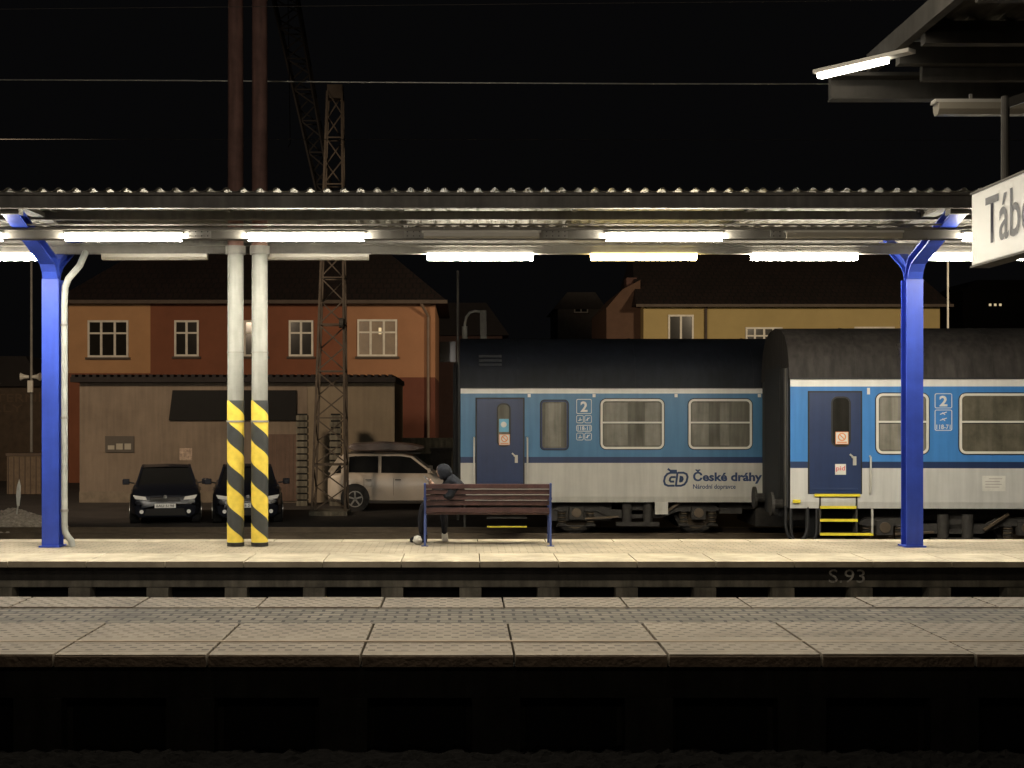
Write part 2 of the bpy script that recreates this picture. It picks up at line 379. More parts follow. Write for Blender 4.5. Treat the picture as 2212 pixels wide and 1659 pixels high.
# luminaires
def lum(lit,mat,name='ceiling_lamp'):
    e=thing(name,{1:'lit fluorescent tube lamp hanging under the canopy',2:'lit yellowish fluorescent lamp hanging under the canopy',0:'unlit fluorescent lamp with grey housing under the canopy'}[lit],'lamp',(0,0,0),'fluorescent lamps under the platform canopies')
    m=MB(); m.prism([(-.06,-.0),(-.045,.03),(.045,.03),(.06,0)],-.78,.78,housing,axis='x'); m.build('lamp_housing',e,bevel=.004)
    m=MB(); m.prism([(-.070,-.002),(-.068,-.05),(-.040,-.088),(.040,-.088),(.068,-.05),(.070,-.002)],-.755,.755,mat,axis='x'); m.build('lamp_diffuser',e)
    for xx in(-.49,.49): MB().box(xx-.01,xx+.01,-.01,.01,.03,.075,galv).build('lamp_bracket',e)
    return e
L1=lum(1,tube_w); L2=lum(2,tube_y); L0=lum(0,tube_off)
FY=17.9; RY=19.62
first={}
def place(root,loc,key):
    if key not in first:
        first[key]=1; root.location=loc; return root
    return dup(root,loc)
zf=5.185
for px,st in((-120,1),(268,1),(662,1),(1040,0),(1434,1),(1821,0),(2205,1)): place(L1 if st else L0,(sx(px,FY),FY-.02,zf+(-.005 if st else .01)),st)
zr2=5.13
for px,st in((-33,1),(335,0),(683,0),(1037,1),(1390,2),(1737,1),(2118,1)): place({1:L1,2:L2,0:L0}[st],(sx(px,RY),RY,zr2-.01),st)

# twin poles
def pole(px):
    Y=19.35; x=sx(px,Y)
    e=thing('steel_pole','tall round steel pole, yellow and black striped base, rusty top','pole',(x,Y,z2),'twin striped steel poles on the platform')
    m=MB(); m.cyl((x,Y,z2),(x,Y,sz(545,Y)),.117,poleM,n=28,r2=.112); m.cyl((x,Y,sz(760,Y)),(x,Y,sz(763,Y)),.121,galv,n=28); m.cyl((x,Y,sz(912,Y)),(x,Y,sz(908,Y)),.126,galv,n=28)
    m.cyl((x,Y,sz(550,Y)),(x,Y,sz(532,Y)),.14,galv,n=28)
    m.build('pole_shaft',e,smooth=True)
    m=MB(); m.cyl((x,Y,sz(545,Y)),(x,Y,10.5),.111,rustM,n=28,r2=.105); m.build('rusty_upper_shaft',e,smooth=True)
    m=MB(); m.cyl((x,Y,z2+.06),(x,Y,sz(865,Y)),.1195,hazM,n=40); m.build('hazard_stripes',e,smooth=True)
    m=MB(); m.cyl((x,Y,z2),(x,Y,z2+.055),.1205,concrete_dark,n=28)
    m.build('pole_base',e)
pole(509); pole(561)

# bench
BY=19.4
bx0,bx1=sx(915,BY),sx(1192,BY)
be=thing('park_bench','slatted dark brown wooden bench with blue steel frame on the platform','bench',((bx0+bx1)/2,BY,z2))
m=MB()
for i,zc in enumerate((1.795,1.715,1.635,1.555)):
    yy=BY-.02+.02*i
    m.box(bx0+.012,bx1-.012,yy-.015,yy+.015,zc-.034,zc+.034,slatM)
m.build('backrest',be,bevel=.006)
m=MB()
for i in range(5):
    yy=BY+.12+.085*i; m.box(bx0+.012,bx1-.012,yy-.036,yy+.036,1.385,1.415,slatM)
m.box(bx0+.012,bx1-.012,BY+.04,BY+.06,1.42,1.49,slatM)
m.build('seat',be,bevel=.006)
for x in(bx0+.02,bx1-.02):
    m=MB()
    m.beam((x,BY-.06,z2),(x,BY+.04,1.40),.03,.05,benchblue,up=(0,1,0)); m.beam((x,BY+.04,1.40),(x,BY-.05,1.84),.03,.05,benchblue,up=(0,1,0))
    m.beam((x,BY+.50,z2),(x,BY+.46,1.60),.03,.05,benchblue,up=(0,1,0))
    m.beam((x,BY+.02,1.37),(x,BY+.5,1.37),.03,.04,benchblue); m.beam((x,BY-.01,1.62),(x,BY+.5,1.61),.045,.03,benchblue)
    m.box(x-.05,x+.05,BY-.10,BY-.02,z2,z2+.01,benchblue)
    m.build('leg',be,bevel=.003)

# ------------------------------------------------------------------ person
jacket=M('dark_jacket',(.018,.020,.026),.9,var=.5,scale=12,bump=.5,bscale=20,spec=.15)
trous=M('dark_trousers',(.014,.014,.018),.9,var=.3,scale=10,bump=.3,spec=.15)
skin=M('skin',(.30,.19,.14),.6,var=.08,spec=.2)
shoeM=M('pale_shoe',(.42,.39,.35),.6,var=.2)
def skinmesh(verts,edges,root,sub=2):
    me=bpy.data.meshes.new('sk'); me.from_pydata([v[:3] for v in verts],edges,[])
    ob=bpy.data.objects.new('sk',me); COL.objects.link(ob)
    ob.modifiers.new('s','SKIN')
    for i,v in enumerate(verts):
        r=v[3]; r2=v[4] if len(v)>4 else r
        me.skin_vertices[0].data[i].radius=(r,r2); me.skin_vertices[0].data[i].use_root=(i==root)
    s=ob.modifiers.new('u','SUBSURF'); s.levels=sub; s.render_levels=sub
    bpy.context.view_layer.update(); dg=bpy.context.evaluated_depsgraph_get()
    nm=bpy.data.meshes.new_from_object(ob.evaluated_get(dg),depsgraph=dg); bpy.data.objects.remove(ob); return nm
pz=Vector((-.16,19.62,z2))
V=[(-.12,19.68,1.50,.17,.15),(-.09,19.68,1.64,.18,.15),(-.09,19.67,1.74,.20,.15),(-.14,19.66,1.83,.17,.13),(-.21,19.66,1.91,.09),(-.26,19.66,1.96,.08),(-.285,19.67,2.01,.085),(-.29,19.675,2.06,.06),
 (-.11,19.47,1.79,.10),(-.20,19.42,1.64,.075),(-.31,19.50,1.70,.058),(-.405,19.60,1.78,.036),
 (-.21,19.86,1.79,.10),(-.30,19.92,1.64,.075),(-.39,19.80,1.71,.058),(-.43,19.72,1.785,.036),
 (-.20,19.62,1.48,.105),(-.40,19.74,1.50,.085),(-.57,19.82,1.51,.068),(-.605,19.85,1.28,.058),(-.60,19.88,1.06,.042),
 (-.15,19.80,1.48,.105),(-.22,19.95,1.49,.085),(-.28,20.12,1.49,.068),(-.275,20.05,1.27,.058),(-.27,19.98,1.06,.042)]
E=[(0,1),(1,2),(2,3),(3,4),(4,5),(5,6),(6,7),(3,8),(8,9),(9,10),(10,11),(3,12),(12,13),(13,14),(14,15),(0,16),(16,17),(17,18),(18,19),(19,20),(0,21),(21,22),(22,23),(23,24),(24,25)]
per=thing('person','person in dark hooded jacket hunched on the bench over a phone','person',(-.16,19.62,z2))
bm=bmesh.new()
nm=skinmesh(V,E,0); bm.from_mesh(nm)
def hand(wr,dirv,side,curl):
    d=Vector(dirv).normalized(); s_=Vector(side).normalized(); c=Vector(curl).normalized(); w=Vector(wr)
    vs=[(*w,.026),(*(w+d*.04),.033,.018),(*(w+d*.075),.034,.016)]
    m_=skinmesh(vs,[(0,1),(1,2)],0,2); bm.from_mesh(m_)
    for i,(o,l) in enumerate(((-.028,.066),(-.010,.074),(.010,.070),(.027,.055))):
        a=w+d*.065+s_*o; b=a+d*l*.45; e1=b+(d*.5+c*.6)*l*.4; e2=e1+(c*.9)*l*.3
        bm.from_mesh(skinmesh([(*a,.009),(*b,.009),(*e1,.008),(*e2,.007)],[(0,1),(1,2),(2,3)],0,1))
    a=w+d*.02-s_*.025; b=a-s_*.022+d*.025; e1=b+d*.028+c*.012
    bm.from_mesh(skinmesh([(*a,.011),(*b,.010),(*e1,.008)],[(0,1),(1,2)],0,1))
hand((-.41,19.61,1.795),(-.62,.25,.60),(.2,-.5,.3),(.3,.75,.2))
hand((-.435,19.715,1.80),(-.62,.0,.65),(.2,.5,.2),(.3,-.75,.2))
hd=bmesh.new(); bmesh.ops.create_uvsphere(hd,u_segments=24,v_segments=18,radius=1)
fd=Vector((-.80,.45,-.55)).normalized(); up=Vector((0,0,1)); sd=fd.cross(up).normalized(); up=sd.cross(fd).normalized(); hc=Vector((-.29,19.665,1.985))
for v in hd.verts:
    x,y,z=v.co; fx=y
    w=.075*(1-.18*max(0,-z)); dpt=.095
    px_=x*w; py_=fx*dpt; pz_=z*.115
    if fx>.8 and abs(x)<.25: py_+= .018*max(0,1-abs(z+.12)*3.5)
    if fx>.7 and .18<abs(x)<.5 and abs(z-.08)<.14: py_-=.010
    if fx>.75 and abs(x)<.35 and abs(z+.48)<.08: py_+=.005
    if abs(x)>.93 and abs(z)<.25: px_*=1.13
    v.co=hc+sd*px_+fd*py_+up*pz_
hm=bpy.data.meshes.new('h'); hd.to_mesh(hm); bm.from_mesh(hm); hd.free()
bme=bpy.data.meshes.new('person_body'); bm.to_mesh(bme); bm.free()
for mt in(jacket,trous,skin): bme.materials.append(mt)
for p_ in bme.polygons:
    c=p_.center; p_.use_smooth=True
    if c.z>1.92 and c.x<-.24: k=2
    elif c.z>1.79 and c.x<-.405: k=2
    elif c.z<1.54: k=1
    else: k=0
    p_.material_index=k
for v in bme.vertices: v.co-=pz
pb=bpy.data.objects.new('person_body',bme); COL.objects.link(pb); pb.parent=per; ORG[pb.name]=tuple(pz)
def blob(name,c,r,mat,parent,jit=0,cut=None,basis=None):
    b=bmesh.new(); bmesh.ops.create_icosphere(b,subdivisions=3,radius=1)
    if cut: bmesh.ops.delete(b,geom=[v for v in b.verts if cut(v.co)],context='VERTS')
    o=Vector(ORG.get(parent.name,(0,0,0))) if parent else Vector((0,0,0))
    for v in b.verts:
        q=Vector((v.co.x*r[0],v.co.y*r[1],v.co.z*r[2]))
        if basis: q=basis[0]*q.x+basis[1]*q.y+basis[2]*q.z
        v.co=Vector(c)+q*(1+random.uniform(-jit,jit))-o
    me=bpy.data.meshes.new(name); b.to_mesh(me); b.free(); me.materials.append(mat)
    for p_ in me.polygons: p_.use_smooth=True
    ob=bpy.data.objects.new(name,me); COL.objects.link(ob)
    if parent: ob.parent=parent; ORG[ob.name]=tuple(o)
    return ob
h=blob('hood',(-.270,19.655,1.975),(.106,.125,.135),jacket,per,.02,cut=lambda c:c.y>.5 and c.z>-.75 and c.z<.7,basis=(sd,fd,up)); h.modifiers.new('s','SOLIDIFY').thickness=.012
for c,d in(((-.635,19.885,z2+.035),(-.9,.1,0)),((-.265,20.03,z2+.035),(.05,-.9,0))):
    dv=Vector(d).normalized()
    pts=[(-.11,.03),(-.12,.075),(-.06,.09),(.02,.07),(.10,.045),(.14,.02),(.13,-.033),(-.11,-.033)]
    m=MB(); sdv=dv.cross(Vector((0,0,1)))*.043; cc=Vector(c)
    vs=[cc+dv*a+Vector((0,0,b))-sdv for a,b in pts]+[cc+dv*a+Vector((0,0,b))+sdv for a,b in pts]; n=len(pts)
    m.add(vs,[(i,(i+1)%n,n+(i+1)%n,n+i) for i in range(n)]+[tuple(range(n))[::-1],tuple(range(n,2*n))],shoeM if c[0]>-.4 else trous); m.build('shoe',per,bevel=.015,smooth=True)
m=MB(); m.beam((-.48,19.665,1.845),(-.555,19.69,1.925),.075,.009,M('phone_case',(.12,.12,.12),.3),up=(.6,-.2,.6)); m.build('mobile_phone',bevel=.003,label='small dark mobile phone held in both hands',cat='phone')
bg=blob('plastic_bag',(sx(902,19.6),19.6,z2+.06),(.065,.055,.065),M('white_plastic',(.42,.40,.36),.4,var=.15),None,.12); bg['label']='crumpled small white plastic bag beside the bench'; bg['category']='bag'

# ------------------------------------------------------------------ coaches
cream=M('cream_paint',(.54,.52,.47),.4,var=.08,scale=1.5,streak=.14)
white=M('white_paint',(.76,.74,.70),.4,var=.06,streak=.08)
lblue1=M('light_blue_paint',(.080,.205,.36),.30,var=.1,scale=1.2,streak=.14)
lblue2=M('bright_blue_paint',(.060,.225,.56),.30,var=.08,scale=1.2,streak=.12)
navy=M('navy_paint',(.022,.040,.11),.35,var=.12,scale=2,streak=.12)
roofM1=M('coach_roof_navy',(.012,.015,.024),.6,var=.4,scale=2,streak=.3,spec=.3)
roofM2=M('coach_roof_grey',(.052,.045,.041),.7,var=.5,scale=1.2,streak=.5,spec=.3)
glassM=M('coach_glass',(.030,.028,.024),.10,var=.3,scale=1.1,streak=.3)
frostM=M('hazy_coach_glass',(.185,.175,.145),.16,var=.22,scale=1.3,streak=.35)
curtM=M('curtain_glass',(.255,.24,.20),.25,var=.25,scale=2,streak=.3)
dustM=M('coach_glass_dusty',(.135,.122,.09),.22,var=.35,scale=3,streak=.3)
framM=M('window_frame',(.66,.64,.57),.4,var=.08)
gumM=M('rubber_gasket',(.02,.02,.02),.6)
steelM=M('handrail',(.58,.56,.5),.35,.3)
sticker_o=M('orange_sticker',(.70,.28,.12),.5); sticker_w=M('white_sticker',(.68,.66,.60),.5); sticker_b=M('blue_sticker',(.15,.42,.62),.5)
redM=M('red_print',(.65,.08,.10),.5)
navytxt=M('navy_lettering',(.018,.045,.13),.4); whitetxt=M('white_lettering',(.72,.72,.70),.4)

def coach(X0,X1,Y,rows,lb,roofM,lcream,label):
    zb,zs0,zs1,zw0,zw1,ztop=[sz(r,Y) for r in rows]
    ztop=HC+(890-rows[5])*(Y+1.25)/F
    e=thing('railway_coach',label,'train coach',(X0,Y+1.4,.28),'passenger coaches on the tracks')
    prof=[(.03,zb,lcream),(0,zb+.12,lcream),(0,zs0,navy),(0,zs1,lb),(0,zw0,white),(0,zw1,None)]
    m=MB()
    for (a,za,mt),(b,zc,_) in zip(prof[:-1],prof[1:]):
        if mt: m.add([(X0,Y+a,za),(X1,Y+a,za),(X1,Y+b,zc),(X0,Y+b,zc)],[(0,1,2,3)],mt)
    m.add([(X0,Y+.03,zb),(X0,Y,zb+.12),(X0,Y,zw1),(X0,Y+2.8,zw1),(X0,Y+2.8,zb)],[(0,1,2,3,4)],gumM)
    m.add([(X1,Y+.03,zb),(X1,Y,zb+.12),(X1,Y,zw1),(X1,Y+2.8,zw1),(X1,Y+2.8,zb)],[(4,3,2,1,0)],navy)
    m.add([(X0,Y+2.8,zb),(X1,Y+2.8,zb),(X1,Y+2.8,zw1),(X0,Y+2.8,zw1)],[(3,2,1,0)],lb)
    m.add([(X0,Y+.03,zb),(X1,Y+.03,zb),(X1,Y+2.8,zb),(X0,Y+2.8,zb)],[(3,2,1,0)],ironM)
    m.build('coach_body',e)
    h=ztop-zw1
    rp=[(0,-.01),(.015,.10),(.06,.34*h),(.18,.58*h),(.42,.80*h),(.80,.94*h),(1.4,h)]
    full=[(a-.012,b) for a,b in rp]+[(2.8-a+.012,b) for a,b in rp[-2::-1]]
    m=MB(); vs=[];n=len(full)
    for X in(X0-.02,X1+.02): vs+=[(X,Y+a,zw1+b) for a,b in full]
    fs=[(i,i+1,n+i+1,n+i) for i in range(n-1)]+[tuple(range(n)),tuple(range(n,2*n))[::-1]]
    m.add(vs,fs,roofM)
    m.box(X0,X1,Y-.03,Y-.013,zw1-.012,zw1+.014,gumM)
    x=X0+1.2
    while x<X1-1:
        for (a,b),(c,d) in zip(rp[:-1],rp[1:]): m.beam((x,Y+a-.012,zw1+b+.003),(x,Y+c-.012,zw1+d+.003),.03,.014,roofM)
        x+=2.45
    for vx in((X0+.62,X0+9.2,X0+12) if Y>27 else (X0+2.2,X0+9.2)):
        for q in range(3): m.box(vx-.24,vx+.24,Y+.04+.05*q,Y+.14+.05*q,zw1+.42*h+.09*q,zw1+.42*h+.05+.09*q,roofM)
    m.build('coach_roof',e,smooth=True)
    return e
def cwindow(e,Y,a,b,t,bt,split=True,fr=framM,gm=None,fw=.045,r=.12,cur=()):
    x0,x1,z0,z1=sx(a,Y),sx(b,Y),sz(bt,Y),sz(t,Y)
    m=MB(); m.prism(rrect(x0+.02,x1-.02,z0+.02,z1-.02,r*.9),Y-.006,Y+.02,gm or glassM)
    w=m.build('window_pane',e)
    m=MB(); o=rrect(x0,x1,z0,z1,r); i=rrect(x0+fw,x1-fw,z0+fw,z1-fw,max(.02,r-fw))
    m.ring(o,i,Y-.028,Y-.001,fr)
    o2=rrect(x0-.018,x1+.018,z0-.018,z1+.018,r+.018); m.ring(o2,o,Y-.015,Y-.001,gumM)
    if split:
        zm=z0+(z1-z0)*.53; m.box(x0+fw-.01,x1-fw+.01,Y-.026,Y-.008,zm-.018,zm+.018,fr)
        m.box(x0+fw,x1-fw,Y-.02,Y-.008,zm-.032,zm-.0185,gumM)
    m.build('window_frame',e,bevel=.004)
    for ca,cb in cur:
        m=MB(); X=x0+fw+.02; W=(x1-x0-2*fw-.04); n=max(2,int((cb-ca)*W/.05))
        xa=X+W*ca; xb=X+W*cb; z_0=z0+fw+.03; z_1=z1-fw-.03
        vs=[];fs=[]
        for k in range(n+1):
            xx=xa+(xb-xa)*k/n; yy=Y-.0075-(.004 if k%2 else 0); vs+=[(xx,yy,z_0),(xx,yy,z_1)]
        for k in range(n): fs.append((2*k,2*k+2,2*k+3,2*k+1))
        m.add(vs,fs,curtM); m.build('curtain',e)
def cdoor(e,Y,a,b,t,bt,wa,wb,wt,wbt,handle,mat=navy):
    x0,x1,z0,z1=sx(a,Y),sx(b,Y),sz(bt,Y),sz(t,Y)
    m=MB(); m.box(x0-.03,x1+.03,Y-.006,Y+.01,z0-.01,z1+.03,gumM); m.box(x0,x1,Y-.022,Y-.007,z0,z1,mat)
    m.box(x0+.05,x1-.05,Y-.028,Y-.0225,z0+.06,z0+.10,mat)
    d=m.build('door',e,bevel=.004)
    m=MB(); X0,X1,Z0,Z1=sx(wa,Y),sx(wb,Y),sz(wbt,Y),sz(wt,Y)
    m.prism(rrect(X0,X1,Z0,Z1,.09),Y-.030,Y-.0285,frostM if Y>27 else glassM); m.ring(rrect(X0-.03,X1+.03,Z0-.03,Z1+.03,.12),rrect(X0,X1,Z0,Z1,.09),Y-.034,Y-.022,gumM)
    m.build('door_window',d)
    m=MB(); hx,hz=sx(handle[0],Y),sz(handle[1],Y)
    m.beam((hx-.06,Y-.06,hz+.06),(hx+.03,Y-.06,hz-.02),.02,.03,steelM); m.box(hx,hx+.06,Y-.045,Y-.0225,hz-.14,hz+.02,steelM); m.cyl((hx-.01,Y-.022,hz),(hx-.01,Y-.06,hz),.014,steelM)
    m.build('handle',d)
    return d
def handrail(e,Y,px,t,b):
    x=sx(px,Y); m=MB(); m.path([(x,Y,sz(t,Y)),(x,Y-.07,sz(t+3,Y)),(x,Y-.07,sz(b-3,Y)),(x,Y,sz(b,Y))],.018,steelM,n=8); m.build('handrail',e,smooth=True)
def wheelset(m,x,Yc,z=.74,r=.46):
    for d in(-.75,.75):
        m.cyl((x,Yc+d-.06,z),(x,Yc+d+.06,z),r,ironM,n=36); m.cyl((x,Yc+d-.09,z),(x,Yc+d-.06,z),r*.78,railM,n=30); m.cyl((x,Yc+d-.15,z),(x,Yc+d-.09,z),.12,ironM,n=16)
    m.cyl((x,Yc-.75,z),(x,Yc+.75,z),.09,ironM)
def bogie(e,xc,Y,zb):
    Yc=Y+1.4
    for dx in(-1.28,1.28):
        m=MB(); wheelset(m,xc+dx,Yc); m.build('wheel',e,smooth=True)
    m=MB()
    for yy in(Y+.35,Y+2.35):
        m.prism([(xc-1.75,.80),(xc-1.6,.92),(xc-.8,.92),(xc-.55,.80),(xc+.55,.80),(xc+.8,.92),(xc+1.6,.92),(xc+1.75,.80),(xc+1.6,.76),(xc+.85,.76),(xc+.5,.62),(xc-.5,.62),(xc-.85,.76),(xc-1.6,.76)],yy-.05,yy+.05,ironM)
        for dx in(-1.28,1.28):
            m.box(xc+dx-.15,xc+dx+.15,yy-.14,yy+.02,.60,.86,ironM); m.cyl((xc+dx,yy-.17,.74),(xc+dx,yy-.14,.74),.10,railM,n=18)
            for q in(-.30,.30):
                for kk in range(7): m.cyl((xc+dx+q,yy-.02,.50+.042*kk),(xc+dx+q,yy-.02,.525+.042*kk),.085,railM if kk%2 else ironM,n=14)
                m.box(xc+dx+q-.1,xc+dx+q+.1,yy-.12,yy+.08,.46,.50,ironM)
            m.box(xc+dx-.42,xc+dx+.42,yy-.04,yy,.44,.47,ironM)
        for q in(-.22,.22): m.cyl((xc+q,yy-.1,.55),(xc+q,yy-.1,.98),.10,ironM,n=16)
        m.box(xc-.45,xc+.45,yy-.18,yy,.46,.55,ironM)
        m.beam((xc+.5,yy-.14,.70),(xc+.95,yy-.14,1.0),.05,.05,railM); m.beam((xc-1.1,yy-.16,.62),(xc-.4,yy-.16,.66),.04,.04,railM)
    m.box(xc-.25,xc+.25,Y+.3,Y+2.5,.7,zb,ironM)
    m.build('bogie',e,bevel=.006)
def gangway(e,X,Y,z0,z1,w,ya,yb):
    m=MB(); n=5
    for k in range(n):
        xa=X-(w*k/n); xb=X-(w*(k+.6)/n); xc=X-w*(k+1)/n
        m.prism([(xa,z0) ,(xb,z0),(xb,z1),(xa,z1)],Y+ya,Y+yb,black)
        m.prism([(xb,z0+.05),(xc,z0+.05),(xc,z1-.05),(xb,z1-.05)],Y+ya+.08,Y+yb-.08,black)
    m.build('gangway_bellows',e,bevel=.008)
    for yy in(Y+.5,Y+2.3):
        m=MB(); m.cyl((X,yy,1.15),(X-.22,yy,1.15),.09,ironM); m.cyl((X-.22,yy,1.15),(X-.27,yy,1.15),.22,ironM,n=24)
        m.build('buffer',e)
    for q in(.08,.22,.36): MB().box(X-.05,X-.021,Y+q,Y+q+.05,z0+.2,z1-.02,galv_d if q==.22 else gumM).build('end_rib',e)

Y1=28.36
rows1=(1085,1000,987,850,838,731)
c1=coach(sx(995,Y1),sx(995,Y1)+24.4,Y1,rows1,lblue1,roofM1,cream,'blue and cream railway coach with dark navy roof, closed door')
cdoor(c1,Y1,1030,1130,862,1049,1076,1100,874,962,(1112,985))
for a,b,cu in((1297,1434,((0,.42),(.72,1))),(1487,1624,((0,.3),(.5,.66)))):
    cwindow(c1,Y1,a,b,862,970,cur=cu,gm=frostM)
cwindow(c1,Y1,1168,1227,865,971,split=False,fr=navy,cur=((.1,.8),),r=.08,gm=frostM,fw=.03)
for a in(1690,1880,2070): cwindow(c1,Y1,a,a+137,862,970,gm=frostM)
handrail(c1,Y1,1139,945,1050); handrail(c1,Y1,1024,945,1050)
zb1=sz(1085,Y1)
bogie(c1,sx(1380,Y1),Y1,zb1); bogie(c1,sx(995,Y1)+20.5,Y1,zb1)
gangway(c1,sx(995,Y1),Y1,1.15,3.9,.16,.25,2.55)
m=MB()
m.box(sx(1035,Y1),sx(1900,Y1),Y1+.6,Y1+2.2,.95,zb1,ironM)
m.box(sx(1415,Y1),sx(1443,Y1),Y1+.0,Y1+.1,sz(1111,Y1),sz(1085,Y1),cream)
for a,b,t,bt in((1190,1325,1087,1128),(1560,1610,1087,1112),(1640,1760,1087,1140),(1035,1150,1087,1112)):
    m.box(sx(a,Y1),sx(b,Y1),Y1+.35,Y1+2.3,sz(bt,Y1),sz(t,Y1),ironM)
m.cyl((sx(1565,Y1),Y1+.4,.85),(sx(1700,Y1),Y1+.4,.85),.05,ironM)
m.build('underframe',c1)
for py in(1118,1137):
    m=MB(); m.box(sx(1052,Y1),sx(1138,Y1),Y1-.02,Y1+.3,sz(py+2,Y1),sz(py,Y1),ironM)
    if py>1130: m.box(sx(1052,Y1),sx(1138,Y1),Y1-.035,Y1-.021,sz(py+2,Y1),sz(py-1,Y1),yellowM)
    m.build('step',c1)
yt=Y1-.004
text('České dráhy','lettering',c1,navytxt,sx(1497,Y1),sx(1646,Y1),sz(1045,Y1),sz(1014,Y1),yt,bold=.035)
text('Národní dopravce','lettering',c1,navytxt,sx(1497,Y1),sx(1589,Y1),sz(1059,Y1),sz(1046,Y1),yt,bold=.018)
def logo(e,Y,a,b,t,bt):
    x0,x1,z0,z1=sx(a,Y),sx(b,Y),sz(bt,Y),sz(t,Y); W=x1-x0;H=z1-z0; t_=.042
    m=MB()
    def P(u,v): return (x0+(u*.92+v*.08)*W,z0+v*H)
    def stroke(pts):
        for (a1,b1),(a2,b2) in zip(pts[:-1],pts[1:]):
            dx,dz=a2-a1,b2-b1; L_=math.hypot(dx,dz); ex,ez=dx/L_*.012,dz/L_*.012
            m.beam((a1-ex,Y-.004,b1-ez),(a2+ex,Y-.004,b2+ez),.004,t_,navytxt,up=(0.01,0,1) if abs(a2-a1)>abs(b2-b1)*.3 else (1,0,0))
    stroke([P(.50,.80),P(.24,.80),P(.10,.72),P(.02,.56),P(.0,.30),P(.06,.10),P(.20,.02),P(.46,.02)])
    stroke([P(.46,.54),P(.30,.54),P(.25,.46),P(.24,.34),P(.30,.27),P(.42,.27)])
    stroke([P(.58,.80),P(.80,.80),P(.94,.72),P(1.0,.55),P(.98,.28),P(.90,.10),P(.76,.02),P(.54,.02),P(.54,.80)])
    stroke([P(.70,.56),P(.70,.27),P(.77,.30),P(.80,.42),P(.77,.53),P(.70,.56)])
    stroke([P(.12,1.02),P(.22,.92),P(.48,.92)])
    m.build('logo',e)
logo(c1,Y1,1433,1487,1014,1050)
def classsign(e,Y,a,b,t,boxes):
    x0,x1=sx(a,Y),sx(b,Y)
    m=MB()
    def fr(t0,b0,xa=x0,xb=x1,w=.012):
        o=rrect(xa,xb,sz(b0,Y),sz(t0,Y),.03,3); i=rrect(xa+w,xb-w,sz(b0,Y)+w,sz(t0,Y)-w,.02,3); m.ring(o,i,Y-.005,Y-.001,whitetxt)
    fr(t,t+32)
    for t0,b0,spl in boxes:
        if spl: mid=(x0+x1)/2; fr(t0,b0,x0,mid-.01,.010); fr(t0,b0,mid+.01,x1,.010)
        else: fr(t0,b0)
    for t0,b0,spl in boxes:
        if spl==1:
            for cx,k in(((3*x0+x1)/4,0),((x0+3*x1)/4,1)):
                zc=(sz(t0,Y)+sz(b0,Y))/2
                m.beam((cx-.045,Y-.004,zc-.03),(cx+.04,Y-.004,zc+(.035 if k else -.01)),.003,.012,whitetxt); m.beam((cx-.01,Y-.0045,zc-.035),(cx+.0,Y-.0045,zc+.035),.003,.014,whitetxt,up=(1,0,0))
    m.build('class_sign',e)
    text('2','class_number',e,whitetxt,x0+(x1-x0)*.27,x0+(x1-x0)*.73,sz(t+28,Y),sz(t+5,Y),Y-.004,bold=.03)
    return x0,x1
x0,x1=classsign(c1,Y1,1245,1278,862,((897,914,1),(935,951,1),(918,932,0)))
text('118-11','seat_number',c1,whitetxt,x0+.03,x1-.03,sz(929.5,Y1),sz(920.5,Y1),yt,bold=.01)
def sticker(e,Y,a,b,t,bt,mat):
    m=MB(); m.box(sx(a,Y),sx(b,Y),Y-.0375,Y-.0345,sz(bt,Y),sz(t,Y),mat); return m
m=sticker(c1,Y1,1078,1099,905,933,sticker_b); m.cyl((sx(1088,Y1),Y1-.0376,sz(917,Y1)),(sx(1088,Y1),Y1-.0395,sz(917,Y1)),.06,sticker_w,n=20); m.build('sticker',c1)
def osticker(e,Y,a,b,t,bt):
    m=sticker(e,Y,a,b,t,bt,sticker_w); w=(sx(b,Y)-sx(a,Y)); cx=(sx(a,Y)+sx(b,Y))/2; zc=(sz(t,Y)+sz(bt,Y))/2
    m.ring([(cx+w*.36*math.cos(i*.3927),zc+.02+w*.36*math.sin(i*.3927)) for i in range(16)],[(cx+w*.25*math.cos(i*.3927),zc+.02+w*.25*math.sin(i*.3927)) for i in range(16)],Y-.040,Y-.0376,sticker_o)
    m.beam((cx-w*.25,Y-.0405,zc+.02+w*.25),(cx+w*.25,Y-.0405,zc+.02-w*.25),.002,.02,sticker_o); m.box(cx-w*.42,cx+w*.42,Y-.0395,Y-.0376,sz(bt,Y)+.012,sz(bt,Y)+.035,sticker_o)
    m.box(sx(a,Y)-.012,sx(b,Y)+.012,Y-.0365,Y-.0343,sz(bt,Y)-.012,sz(t,Y)+.012,sticker_o); m.build('sticker',e)
osticker(c1,Y1,1079,1100,939,960)
for px in(1143,1283,1460,1640): MB().box(sx(px,Y1)-.03,sx(px,Y1)+.03,Y1-.03,Y1-.001,sz(858,Y1),sz(851,Y1),white).build('side_lamp',c1)

